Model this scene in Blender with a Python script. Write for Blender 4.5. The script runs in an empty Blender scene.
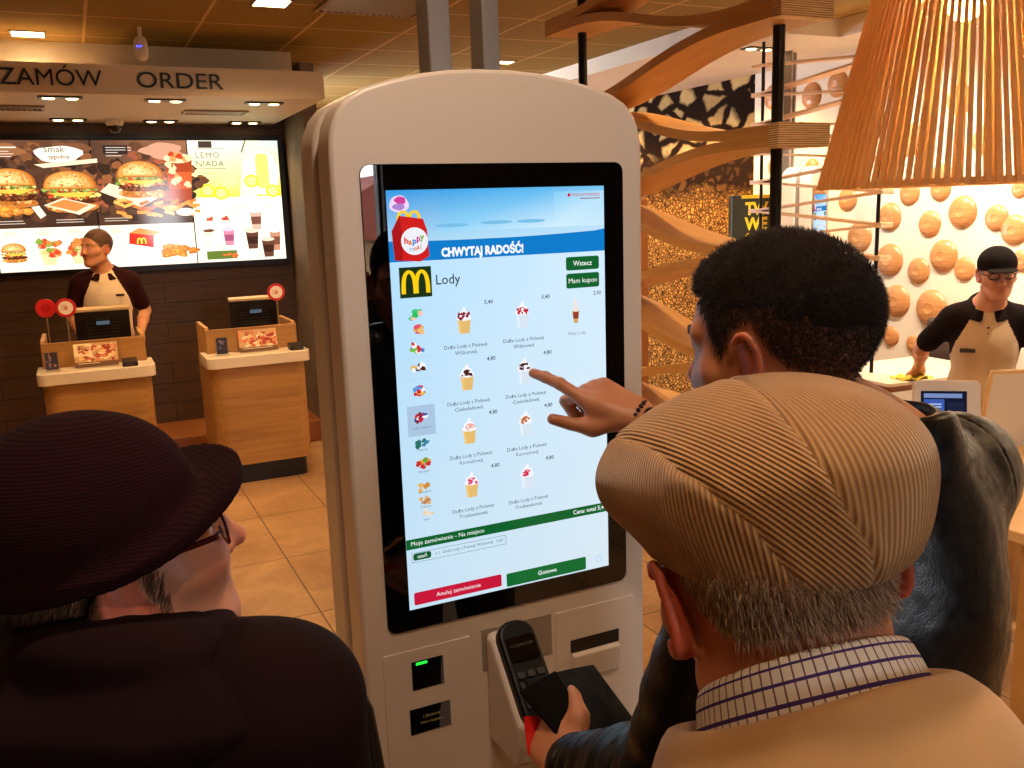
import bpy, bmesh, math, random
import numpy as np
from mathutils import Vector, Matrix
random.seed(7); RNG = np.random.default_rng(11)
SC = bpy.context.scene; COL = SC.collection
PI = math.pi
# ------------------------------------------------------------------ tagging
def tag(o, label=None, cat=None, group=None, kind=None):
    if label: o['label'] = label
    if cat: o['category'] = cat
    if group: o['group'] = group
    if kind: o['kind'] = kind
    return o
def thing(name, label, cat, loc=(0, 0, 0), rz=0.0, group=None):
    o = bpy.data.objects.new(name, None); COL.objects.link(o)
    o.location = loc; o.rotation_euler = (0, 0, rz); o.empty_display_size = .05
    return tag(o, label, cat, group)
def link(name, me, mats, parent=None, smooth=False):
    for m in (mats if isinstance(mats, (list, tuple)) else [mats]): me.materials.append(m)
    o = bpy.data.objects.new(name, me); COL.objects.link(o)
    if parent is not None: o.parent = parent
    if smooth: me.shade_smooth()
    return o
def bevel(o, w=.004, seg=2, ang=35):
    m = o.modifiers.new('b', 'BEVEL'); m.width = w; m.segments = seg; m.limit_method = 'ANGLE'; m.angle_limit = math.radians(ang)
    return o
def dup(root, loc=None, rz=None, label=None, group=None):
    r = root.copy(); COL.objects.link(r)
    if loc is not None: r.location = loc
    if rz is not None: r.rotation_euler = (0, 0, rz)
    if label: r['label'] = label
    if group: r['group'] = group
    for ch in list(root.children):
        c = ch.copy(); COL.objects.link(c); c.parent = r
        for g in list(ch.children):
            d = g.copy(); COL.objects.link(d); d.parent = c
    return r
# ------------------------------------------------------------------ mesh builder
class MB:
    def __init__(s): s.v = []; s.f = []; s.mi = []; s.cur = 0; s.M = None
    def add(s, vs, fs):
        n = len(s.v)
        if s.M is not None: vs = [tuple(s.M @ Vector(v)) for v in vs]
        s.v += [tuple(v) for v in vs]; s.f += [tuple(i + n for i in f) for f in fs]; s.mi += [s.cur] * len(fs)
        return s
    def box(s, x0, x1, y0, y1, z0, z1):
        vs = [(x0,y0,z0),(x1,y0,z0),(x1,y1,z0),(x0,y1,z0),(x0,y0,z1),(x1,y0,z1),(x1,y1,z1),(x0,y1,z1)]
        return s.add(vs, [(0,3,2,1),(4,5,6,7),(0,1,5,4),(1,2,6,5),(2,3,7,6),(3,0,4,7)])
    def prism(s, poly, a0, a1, axis='Z'):
        """extrude a CCW 2D polygon between a0 and a1 along an axis"""
        f = {'Z': lambda p, a: (p[0], p[1], a), 'Y': lambda p, a: (p[0], a, p[1]), 'X': lambda p, a: (a, p[0], p[1])}[axis]
        n = len(poly); vs = [f(p, a0) for p in poly] + [f(p, a1) for p in poly]
        fs = [tuple(range(n))[::-1], tuple(range(n, 2 * n))] + [(i, (i+1) % n, n + (i+1) % n, n + i) for i in range(n)]
        if axis == 'Y': fs = [x[::-1] for x in fs]
        return s.add(vs, fs)
    def lathe(s, prof, n=32, c=(0, 0, 0), axis='Z'):
        vs = []; fs = []; m = len(prof)
        for i in range(n):
            a = 2 * PI * i / n
            for r, z in prof:
                p = (r * math.cos(a), r * math.sin(a), z)
                if axis == 'Y': p = (p[0], p[2], -p[1])
                if axis == 'X': p = (p[2], p[0], p[1])
                vs.append((p[0] + c[0], p[1] + c[1], p[2] + c[2]))
        for i in range(n):
            j = (i + 1) % n
            for k in range(m - 1):
                fs.append((i*m+k, j*m+k, j*m+k+1, i*m+k+1))
        return s.add(vs, fs)
    def cyl(s, a, b, r0, r1=None, n=16, cap=True):
        r1 = r0 if r1 is None else r1
        a = Vector(a); b = Vector(b); d = (b - a).normalized()
        u = d.orthogonal().normalized(); w = d.cross(u)
        vs = []
        for c, r in ((a, r0), (b, r1)):
            for i in range(n):
                t = 2 * PI * i / n; vs.append(c + u * (r * math.cos(t)) + w * (r * math.sin(t)))
        fs = [(i, (i+1) % n, n + (i+1) % n, n + i) for i in range(n)]
        if cap: fs += [tuple(range(n))[::-1], tuple(range(n, 2*n))]
        return s.add(vs, fs)
    def tube(s, pts, r, n=8, cap=True):
        pts = [Vector(p) for p in pts]; vs = []; fs = []; m = len(pts)
        rr = r if isinstance(r, (list, tuple)) else [r] * m
        t0 = (pts[1] - pts[0]).normalized(); u = t0.orthogonal().normalized()
        for i, p in enumerate(pts):
            t = (pts[min(i+1, m-1)] - pts[max(i-1, 0)]).normalized()
            u = (u - t * u.dot(t)).normalized(); w = t.cross(u)
            for k in range(n):
                a = 2 * PI * k / n; vs.append(p + u * (rr[i] * math.cos(a)) + w * (rr[i] * math.sin(a)))
        for i in range(m - 1):
            for k in range(n):
                fs.append((i*n+k, i*n+(k+1) % n, (i+1)*n+(k+1) % n, (i+1)*n+k))
        if cap: fs += [tuple(range(n))[::-1], tuple(range((m-1)*n, m*n))]
        return s.add(vs, fs)
    def grid(s, pts):
        """pts[i][j] -> quads"""
        n = len(pts); m = len(pts[0])
        return s.add([p for r in pts for p in r], [(i*m+j, (i+1)*m+j, (i+1)*m+j+1, i*m+j+1) for i in range(n-1) for j in range(m-1)])
    def slab(s, pts, th, nrm):
        """grid with thickness: th offset along nrm"""
        n = len(pts); m = len(pts[0]); N = Vector(nrm) * th
        top = [Vector(p) for r in pts for p in r]; bot = [p - N for p in top]; k = n * m
        fs = []
        for i in range(n-1):
            for j in range(m-1):
                q = (i*m+j, (i+1)*m+j, (i+1)*m+j+1, i*m+j+1); fs += [q, tuple(a + k for a in q[::-1])]
        for i in range(n-1):
            fs += [(i*m, i*m+k, (i+1)*m+k, (i+1)*m), (i*m+m-1, (i+1)*m+m-1, (i+1)*m+m-1+k, i*m+m-1+k)]
        for j in range(m-1):
            fs += [(j, j+1, j+1+k, j+k), ((n-1)*m+j, (n-1)*m+j+k, (n-1)*m+j+1+k, (n-1)*m+j+1)]
        return s.add(top + bot, fs)
    def build(s, name, mats, parent=None, smooth=False, fix=True):
        me = bpy.data.meshes.new(name); me.from_pydata([tuple(v) for v in s.v], [], s.f)
        me.polygons.foreach_set('material_index', s.mi)
        if fix:
            bm = bmesh.new(); bm.from_mesh(me); bmesh.ops.recalc_face_normals(bm, faces=bm.faces); bm.to_mesh(me); bm.free()
        o = link(name, me, mats, parent)
        if smooth: me.shade_smooth()
        if smooth == 'auto':
            me.shade_smooth()
            try: me.set_sharp_from_angle(angle=math.radians(38))
            except Exception: pass
        return o
def rrect(x0, x1, y0, y1, r, n=6):
    p = []
    for cx, cy, a0 in ((x1-r, y0+r, -90), (x1-r, y1-r, 0), (x0+r, y1-r, 90), (x0+r, y0+r, 180)):
        for i in range(n + 1):
            a = math.radians(a0 + 90 * i / n); p.append((cx + r * math.cos(a), cy + r * math.sin(a)))
    return p
# ------------------------------------------------------------------ materials
def srgb(r, g, b):
    f = lambda c: (c / 255 / 12.92) if c / 255 <= .04045 else ((c / 255 + .055) / 1.055) ** 2.4
    return (f(r), f(g), f(b), 1)
class NT:
    def __init__(s, name):
        s.m = bpy.data.materials.new(name); s.m.use_nodes = True; s.t = s.m.node_tree; s.n = s.t.nodes; s.n.clear()
        s.out = s.n.new('ShaderNodeOutputMaterial')
    def node(s, ty, ins=None, **kw):
        n = s.n.new('ShaderNode' + ty)
        for k, v in kw.items(): setattr(n, k, v)
        for k, v in (ins or {}).items(): s.set(n.inputs[k], v)
        return n
    def set(s, sock, v):
        if isinstance(v, bpy.types.NodeSocket): s.t.links.new(v, sock)
        elif isinstance(v, bpy.types.Node): s.t.links.new(v.outputs[0], sock)
        else: sock.default_value = v
    def ramp(s, fac, stops, interp='LINEAR'):
        r = s.n.new('ShaderNodeValToRGB'); r.color_ramp.interpolation = interp; e = r.color_ramp.elements
        while len(e) < len(stops): e.new(.5)
        for i, (p, c) in enumerate(stops): e[i].position = p; e[i].color = c if len(c) == 4 else (*c, 1)
        s.set(r.inputs[0], fac); return r.outputs[0]
    def math(s, op, a, b=0.0, c=None):
        n = s.node('Math', operation=op); s.set(n.inputs[0], a); s.set(n.inputs[1], b)
        if c is not None: s.set(n.inputs[2], c)
        return n.outputs[0]
    def mix(s, f, a, b):
        n = s.node('Mix', data_type='RGBA'); s.set(n.inputs[0], f); s.set(n.inputs[6], a); s.set(n.inputs[7], b); return n.outputs[2]
    def coord(s, which='Object', scale=(1, 1, 1), rot=(0, 0, 0)):
        c = s.node('TexCoord'); mp = s.node('Mapping', {'Scale': scale, 'Rotation': rot}); s.t.links.new(c.outputs[which], mp.inputs[0]); return mp.outputs[0]
    def noise(s, vec, scale=5, detail=4, rough=.5, dist=0.0):
        return s.node('TexNoise', {'Vector': vec, 'Scale': scale, 'Detail': detail, 'Roughness': rough, 'Distortion': dist})
    def bump(s, h, strength=.3, dist=.002):
        return s.node('Bump', {'Height': h, 'Strength': strength, 'Distance': dist}).outputs[0]
    def bsdf(s, color, rough=.5, metal=0.0, normal=None, **kw):
        b = s.node('BsdfPrincipled'); s.set(b.inputs['Base Color'], color); s.set(b.inputs['Roughness'], rough); s.set(b.inputs['Metallic'], metal)
        if normal is not None: s.set(b.inputs['Normal'], normal)
        for k, v in kw.items(): s.set(b.inputs[k.replace('_', ' ')], v)
        s.t.links.new(b.outputs[0], s.out.inputs[0]); return s.m
def M_plain(name, rgb, rough=.5, metal=0.0, bump=0.0, bscale=200, var=.0, **kw):
    t = NT(name); c = t.coord('Object'); col = srgb(*rgb)
    nrm = None
    if var or bump:
        nz = t.noise(c, bscale, 3)
        if bump: nrm = t.bump(nz.outputs[0], bump, .001)
    if var:
        n2 = t.noise(c, 6, 4); k = tuple(min(1, x * (1 + var)) for x in col[:3]) + (1,); d = tuple(x * (1 - var) for x in col[:3]) + (1,)
        col = t.ramp(n2.outputs[0], [(.3, d), (.7, k)])
    return t.bsdf(col, rough, metal, nrm, **kw)
def M_emit(name, rgb, strength):
    t = NT(name); e = t.node('Emission', {'Color': srgb(*rgb), 'Strength': strength}); t.t.links.new(e.outputs[0], t.out.inputs[0]); return t.m
def M_screen(name, strength):
    """a lit display / backlit print: its picture is stored per face in 'Col'"""
    t = NT(name); a = t.node('VertexColor', layer_name='Col'); e = t.node('Emission', {'Color': a.outputs[0], 'Strength': strength})
    g = t.node('BsdfGlossy', {'Color': (.03, .03, .03, 1), 'Roughness': .08}); ad = t.node('AddShader', {0: e.outputs[0], 1: g.outputs[0]})
    t.t.links.new(ad.outputs[0], t.out.inputs[0]); return t.m
def M_print(name, rough=.4):
    t = NT(name); a = t.node('VertexColor', layer_name='Col'); return t.bsdf(a.outputs[0], rough)
def M_wood(name, c0, c1, scale=1.0, axis=0, rough=.45, fine=60, contrast=1.0):
    t = NT(name); sc = [fine, fine, fine]; sc[axis] = fine * .05
    v = t.coord('Object', tuple(x * scale for x in sc)); v2 = t.coord('Object', tuple(x * scale * .12 for x in sc))
    n1 = t.noise(v, 1, 5, .6); n2 = t.noise(v2, 1, 4, .6, 1.5)
    f = t.math('ADD', t.math('MULTIPLY', n1.outputs[0], .5), t.math('MULTIPLY', n2.outputs[0], .5))
    col = t.ramp(f, [(.5 - .2 / contrast, srgb(*c0)), (.5 + .2 / contrast, srgb(*c1))])
    return t.bsdf(col, rough, 0, t.bump(n1.outputs[0], .12, .001))
# ------------------------------------------------------------------ flat artwork (screens, posters, prints)
class Canvas:
    """flat picture: polygons (u, v in metres, v up) in layers, each with its colour"""
    def __init__(s, dz=4e-6): s.v = []; s.f = []; s.c = []; s.k = 0; s.dz = dz
    def _z(s): s.k += 1; return s.k * s.dz
    def poly(s, pts, rgb, z=None):
        z = s._z() if z is None else z; n = len(s.v); s.v += [(p[0], p[1], z) for p in pts]
        s.f.append(tuple(range(n, n + len(pts)))); s.c.append([srgb(*rgb)] * len(pts))
    def rect(s, u0, v0, u1, v1, rgb, r=0):
        s.poly(rrect(u0, u1, v0, v1, r) if r else [(u0, v0), (u1, v0), (u1, v1), (u0, v1)], rgb)
    def grad(s, u0, v0, u1, v1, c00, c10, c11, c01, n=1):
        z = s._z(); k = len(s.v); s.v += [(u0, v0, z), (u1, v0, z), (u1, v1, z), (u0, v1, z)]; s.f.append((k, k+1, k+2, k+3))
        s.c.append([srgb(*c) for c in (c00, c10, c11, c01)])
    def ell(s, u, v, a, b, rgb, n=24, rot=0, t0=0, t1=2 * PI):
        P = []
        for i in range(n + (0 if t1 - t0 >= 6.28 else 1)):
            t = t0 + (t1 - t0) * i / n; x, y = a * math.cos(t), b * math.sin(t)
            P.append((u + x * math.cos(rot) - y * math.sin(rot), v + x * math.sin(rot) + y * math.cos(rot)))
        s.poly(P, rgb)
    def blob(s, u, v, a, b, rgb, j=.15, n=18, seed=None):
        R = random.Random(seed if seed is not None else random.random()); ph = [R.random() * 6.28 for _ in range(4)]
        P = []
        for i in range(n):
            t = 2 * PI * i / n; k = 1 + j * (math.sin(2*t + ph[0]) * .5 + math.sin(3*t + ph[1]) * .6 + math.sin(5*t + ph[2]) * .5)
            P.append((u + a * k * math.cos(t), v + b * k * math.sin(t)))
        s.poly(P, rgb)
    def stroke(s, pts, w, rgb):
        z = s._z(); L = []; R = []
        ws = w if isinstance(w, (list, tuple)) else [w] * len(pts)
        for i, p in enumerate(pts):
            a = pts[max(i-1, 0)]; b = pts[min(i+1, len(pts)-1)]; dx, dy = b[0]-a[0], b[1]-a[1]; l = math.hypot(dx, dy) or 1
            nx, ny = -dy / l * ws[i] / 2, dx / l * ws[i] / 2; L.append((p[0]+nx, p[1]+ny)); R.append((p[0]-nx, p[1]-ny))
        for i in range(len(pts) - 1): s.poly([R[i], R[i+1], L[i+1], L[i]], rgb, z)
    def text(s, txt, u, v, h, rgb, align='LEFT', width=None, bold=0.0, shear=0.0, space=1.0):
        """h = capital height in metres; width squeezes to fit"""
        if 'M' in txt or 'm' in txt: bold = 0.0
        cu = bpy.data.curves.new('t', 'FONT'); cu.body = txt; cu.size = h / .69; cu.align_x = align; cu.offset = bold * h; cu.shear = shear
        cu.resolution_u = 2; cu.space_character = space
        o = bpy.data.objects.new('t', cu); COL.objects.link(o)
        dg = bpy.context.evaluated_depsgraph_get(); me = bpy.data.meshes.new_from_object(o.evaluated_get(dg))
        V = [p.co.copy() for p in me.vertices]; F = [tuple(p.vertices) for p in me.polygons]
        bpy.data.objects.remove(o); bpy.data.curves.remove(cu); bpy.data.meshes.remove(me)
        if not V: return
        w = max(p.x for p in V) - min(p.x for p in V); k = (width / w) if width else 1
        z = s._z(); n = len(s.v); s.v += [(u + p.x * k, v + p.y, z) for p in V]
        for f in F: s.f.append(tuple(i + n for i in f)); s.c.append([srgb(*rgb)] * len(f))
    def arches(s, u, v, w, h, rgb, th=.16):
        for sx in (-1, 1):
            pts = []
            for i in range(25):
                t = PI * i / 24; x = math.cos(t); pts.append((u + sx * w / 4 + x * w * .25 * (1 - th * .55), v + h * (math.sin(t) ** .62) * .96))
            s.stroke(pts, [w * th * (.75 + .35 * abs(math.cos(PI * i / 24))) for i in range(25)], rgb)
    def build(s, name, mat, parent=None, M=None):
        me = bpy.data.meshes.new(name)
        V = s.v if M is None else [tuple(M @ Vector(p)) for p in s.v]
        me.from_pydata(V, [], s.f); a = me.color_attributes.new('Col', 'FLOAT_COLOR', 'CORNER')
        a.data.foreach_set('color', np.array([c for f in s.c for c in f], 'f').ravel())
        return link(name, me, mat, parent)
FACE_NY = Matrix(((1,0,0,0),(0,0,-1,0),(0,1,0,0),(0,0,0,1)))     # canvas u->X, v->Z, out of the sheet -> -Y
# ------------------------------------------------------------------ implicit surfaces for bodies and clothes
def A3(p): return np.asarray(p, float)
class Sdf:
    def __init__(s): s.p = []; s.T = np.eye(4); s.sc = 1.0; s.disp = None; s.cuts = []
    def frame(s, M=None, sc=1.0): s.T = np.eye(4) if M is None else np.array(M, float); s.sc = sc; return s
    def pt(s, p): return s.T[:3, :3] @ (A3(p) * s.sc) + s.T[:3, 3]
    def rc(s, a, b, ra, rb=None, k=.01, op='u'):
        rb = ra if rb is None else rb; a, b = s.pt(a), s.pt(b); ra *= s.sc; rb *= s.sc; ab = b - a; L = max(ab @ ab, 1e-12)
        def f(P):
            d = P - a; t = np.clip(d @ ab / L, 0, 1); return np.linalg.norm(d - t[:, None] * ab, axis=1) - (ra + t * (rb - ra))
        s.p.append((f, (a + b) / 2, math.sqrt(L) / 2 + max(ra, rb), op, k * s.sc)); return s
    def sp(s, c, r, k=.01, op='u'): return s.rc(c, c, r, r, k, op)
    def el(s, c, r, k=.01, op='u', rot=None):
        c = s.pt(c); r = A3(r) * s.sc; R = s.T[:3, :3] @ (np.eye(3) if rot is None else np.array(rot.to_3x3() if hasattr(rot, 'to_3x3') else rot))
        def f(P):
            q = (P - c) @ R; k0 = np.linalg.norm(q / r, axis=1); k1 = np.linalg.norm(q / r ** 2, axis=1); return k0 * (k0 - 1) / np.maximum(k1, 1e-9)
        s.p.append((f, c, max(r), op, k * s.sc)); return s
    def plane(s, p, n, k=.004):
        """keep the side the normal points away from"""
        p = s.pt(p); n = s.T[:3, :3] @ (A3(n) / np.linalg.norm(n)); f = lambda P: (P - p) @ n
        s.p.append((f, p, 1e9, 'i', k * s.sc)); return s
    def fn(s, f, c, r, op='u', k=.01): s.p.append((f, s.pt(c), r, op, k)); return s
    def chain(s, pts, rs, k=.01, op='u'):
        pts = [s.pt(p) for p in pts]; rs = [r * s.sc for r in rs]
        def f(P):
            o = np.full(len(P), 1e3)
            for a, b, ra, rb in zip(pts, pts[1:], rs, rs[1:]):
                ab = b - a; d = P - a; t = np.clip(d @ ab / max(ab @ ab, 1e-12), 0, 1); o = np.minimum(o, np.linalg.norm(d - t[:, None] * ab, axis=1) - (ra + t * (rb - ra)))
            return o
        c = np.mean(pts, 0); s.p.append((f, c, max(np.linalg.norm(p - c) for p in pts) + max(rs), op, k * s.sc)); return s
    def ev(s, P, prims=None):
        d = np.full(len(P), 1e3)
        for f, c, r, op, k in (s.p if prims is None else prims):
            e = f(P)
            if op == 'u':
                h = np.maximum(k - np.abs(d - e), 0) / k; d = np.minimum(d, e) - h * h * k * .25
            elif op == 's':
                e = -e; h = np.maximum(k - np.abs(d - e), 0) / k; d = np.maximum(d, e) + h * h * k * .25
            else:
                h = np.maximum(k - np.abs(d - e), 0) / k; d = np.maximum(d, e) + h * h * k * .25
        if s.disp is not None: d = d + s.disp(P)
        return d
    def near(s, c, r): return [q for q in s.p if q[3] == 'i' or np.linalg.norm(q[1] - c) < q[2] + r + .07]
    def mesh(s, h=.004, B=8, lo=None, hi=None, proj=2):
        un = [q for q in s.p if q[3] == 'u']
        L = np.min([q[1] - q[2] for q in un], 0) - 3 * h; H = np.max([q[1] + q[2] for q in un], 0) + 3 * h
        if lo is not None: L = np.maximum(L, lo); H = np.minimum(H, hi)
        nb = np.ceil((H - L) / (h * B)).astype(int); N = nb * B + 1
        A = np.empty(N, np.float32)
        bi = np.stack(np.meshgrid(*[np.arange(n) for n in nb], indexing='ij'), -1).reshape(-1, 3)
        bc = L + (bi + .5) * h * B; dc = np.empty(len(bi))
        for i in range(0, len(bc), 40000): dc[i:i+40000] = s.ev(bc[i:i+40000])
        dd = dc.reshape(nb); A[:] = 1.0
        S = np.repeat(np.repeat(np.repeat(np.where(dd < 0, -1., 1.), B, 0), B, 1), B, 2).astype(np.float32)
        A[:-1, :-1, :-1] = S
        keep = np.abs(dc) < h * B * 1.25 + .006; kb = bi[keep]
        off = np.stack(np.meshgrid(*[np.arange(B + 1)] * 3, indexing='ij'), -1).reshape(-1, 3)
        order = np.lexsort((kb[:, 0], kb[:, 1], kb[:, 2] // 3)); kb = kb[order]
        CH = 27
        for i in range(0, len(kb), CH):
            g = (kb[i:i+CH, None, :] * B + off[None]).reshape(-1, 3); P = L + g * h
            c = (P.min(0) + P.max(0)) / 2; r = np.linalg.norm(P.max(0) - P.min(0)) / 2
            A[g[:, 0], g[:, 1], g[:, 2]] = s.ev(P, s.near(c, r))
        return s._nets(A, L, h, proj)
    def _nets(s, A, L, h, proj):
        neg = A < 0
        cs = np.zeros(np.array(A.shape) - 1, np.int8)
        cor = [(i, j, k) for i in (0, 1) for j in (0, 1) for k in (0, 1)]
        sl = lambda o, n: slice(o, n - 1 + o)
        for o in cor: cs += neg[sl(o[0], A.shape[0]), sl(o[1], A.shape[1]), sl(o[2], A.shape[2])]
        act = np.argwhere((cs > 0) & (cs < 8)); idx = -np.ones(cs.shape, np.int64); idx[tuple(act.T)] = np.arange(len(act))
        val = np.stack([A[act[:, 0] + o[0], act[:, 1] + o[1], act[:, 2] + o[2]] for o in cor], 1)
        acc = np.zeros((len(act), 3)); cnt = np.zeros(len(act))
        for a in range(8):
            for b in range(a + 1, 8):
                if sum(abs(cor[a][i] - cor[b][i]) for i in range(3)) != 1: continue
                va, vb = val[:, a], val[:, b]; m = (va < 0) != (vb < 0)
                t = np.where(m, va / np.where(m, va - vb, 1), 0)
                p = A3(cor[a]) + t[:, None] * (A3(cor[b]) - A3(cor[a])); acc[m] += p[m]; cnt[m] += 1
        V = L + (act + acc / cnt[:, None]) * h
        F = []
        for ax in range(3):
            u, w = (ax + 1) % 3, (ax + 2) % 3
            n0 = np.swapaxes(neg, 0, ax); e = n0[:-1] != n0[1:]
            E = np.argwhere(e); 
            E[:, [0, ax]] = E[:, [ax, 0]] if ax else E[:, [0, 0]]
            E = E[(E[:, u] > 0) & (E[:, w] > 0) & (E[:, u] < A.shape[u] - 1) & (E[:, w] < A.shape[w] - 1)]
            du = np.zeros(3, int); du[u] = 1; dw = np.zeros(3, int); dw[w] = 1
            q = np.stack([idx[tuple((E - du - dw).T)], idx[tuple((E - dw).T)], idx[tuple(E.T)], idx[tuple((E - du).T)]], 1)
            flip = ~neg[tuple(E.T)]; q[flip] = q[flip][:, ::-1]; F.append(q)
        F = np.concatenate(F); F = F[(F >= 0).all(1)]
        for _ in range(proj):
            e = h * .25
            for i in range(0, len(V), 20000):
                Q = V[i:i+20000]
                K = [A3(x) for x in ((1, -1, -1), (-1, -1, 1), (-1, 1, -1), (1, 1, 1))]
                ds = [s.ev(Q + k * e) for k in K]; g = sum(k * d[:, None] for k, d in zip(K, ds)) / (4 * e)
                d0 = sum(ds) / 4; gl = np.maximum((g * g).sum(1), .2)
                st = np.clip(d0 / gl, -h * .5, h * .5)[:, None] * g; V[i:i+20000] = Q - st
        return V, F
def np_mesh(name, V, F, mat, parent=None, smooth=True):
    me = bpy.data.meshes.new(name); me.vertices.add(len(V)); me.vertices.foreach_set('co', np.asarray(V, 'f').ravel())
    k = F.shape[1]; me.loops.add(F.size); me.loops.foreach_set('vertex_index', F.ravel().astype('i'))
    me.polygons.add(len(F)); me.polygons.foreach_set('loop_start', np.arange(0, F.size, k, dtype='i')); me.update(calc_edges=True); me.validate()
    if smooth: me.shade_smooth()
    return link(name, me, mat, parent)
def vattr(o, name, vals):
    a = o.data.attributes.new(name, 'FLOAT', 'POINT'); a.data.foreach_set('value', np.asarray(vals, 'f'))
def rotm(az=0, pitch=0, roll=0):
    """frame whose +Y looks to azimuth az (from world +Y towards +X), then pitches up and rolls (deg); X = the person's right"""
    return Matrix.Rotation(math.radians(-az), 4, 'Z') @ Matrix.Rotation(math.radians(pitch), 4, 'X') @ Matrix.Rotation(math.radians(roll), 4, 'Y')
def fbm(P, fr, seed=0, n=4):
    """cheap smooth pseudo noise, about -1..1"""
    r = np.random.default_rng(seed); o = np.zeros(len(P)); am = 1.0
    for i in range(n):
        for _ in range(3):
            w = r.normal(size=3); w = w / np.linalg.norm(w) * fr * (2 ** i) * (.7 + .6 * r.random()); o += am / 3 * np.sin(P @ w + r.random() * 6.28 + 1.3 * np.sin(P @ np.roll(w, 1) * .7))
        am *= .5
    return o
# ------------------------------------------------------------------ anatomy
def add_head(S, F, sc=1.0, jaw=1.0, nose=1.0, ear=1.0, fem=0.0, neck=True, nk=.056, chin=1.0, neck_to=None):
    """F: 4x4 frame, origin between the ear canals, +Y face, +Z crown, +X the person's right"""
    S.frame(F, sc)
    S.el((0, -.018, .045), (.0755, .097, .087), k=.01)
    S.el((0, .035, .02), (.062, .062, .085), k=.03)
    S.el((0, .045, -.045), (.052 * jaw, .052, .058), k=.03)
    S.rc((0, .05, -.07), (0, .078, -.092 * chin), .03, .017, k=.03)
    for x in (-1, 1):
        S.rc((x * .052 * jaw, .0, -.055), (x * .018, .07, -.094 * chin), .02, .015, k=.03)
        S.rc((x * .055, .045, -.01), (x * .03, .08, -.02), .02, .018, k=.025)          # cheek
        S.rc((x * .05, .07, .037), (x * .014, .0925, .034), .008, .0085, k=.016)         # brow
    for x in (-1, 1):
        S.el((x * .031, .1, .0185), (.017, .016, .011), k=.012, op='s')
        S.sp((x * .031, .0765, .018), .0135, k=.004)
        S.rc((x * .043, .082, .0235), (x * .019, .087, .0235), .0035, k=.006)
        S.rc((x * .042, .081, .011), (x * .02, .085, .011), .003, k=.006)
    nz = nose
    S.rc((0, .092, .03), (0, .112 + .004 * nz, -.014), .0075, .0105 * nz, k=.014)
    S.sp((0, .114 + .004 * nz, -.019), .0115 * nz, k=.008)
    for x in (-1, 1):
        S.sp((x * .0125 * nz, .1035, -.022), .0085 * nz, k=.007)
        S.sp((x * .0065 * nz, .1085, -.0305), .0036, k=.004, op='s')
    S.rc((-.018, .091, -.049), (.018, .091, -.049), .0065, k=.01); S.rc((-.014, .095, -.0475), (.014, .095, -.0475), .005, k=.006)
    S.rc((-.015, .09, -.061), (.015, .09, -.061), .0075, k=.009)
    S.rc((-.022, .1, -.0545), (.022, .1, -.0545), .0014, k=.004, op='s')
    if ear:
        for x in (-1, 1):
            e = ear
            R = Matrix.Rotation(x * .5, 3, 'Z') @ Matrix.Rotation(-.18, 3, 'X')
            S.el((x * .079, -.012, .004), (.006, .0175 * e, .031 * e), k=.008, rot=R)
            c = []
            for i in range(11):
                t = -2.2 + 4.5 * i / 10      # helix from the lobe up the back and over to the front
                c.append((x * (.083 + .007 * e * max(0, math.sin(t * .5 + 1.5))), -.014 - .0185 * e * math.cos(t) , .005 + .0315 * e * math.sin(t)))
            S.chain(c, [.0042] * 11, k=.004)
            S.sp((x * .081, -.003, -.026 * e), .0065 * e, k=.008)
            S.el((x * .088, -.003, -.002), (.007, .008, .011), k=.006, op='s')
    if neck:
        nt = neck_to if neck_to is not None else (0, -.055, -.17)
        S.rc((0, -.02, -.03), nt, nk, nk * 1.12, k=.03)
    S.frame()
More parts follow.
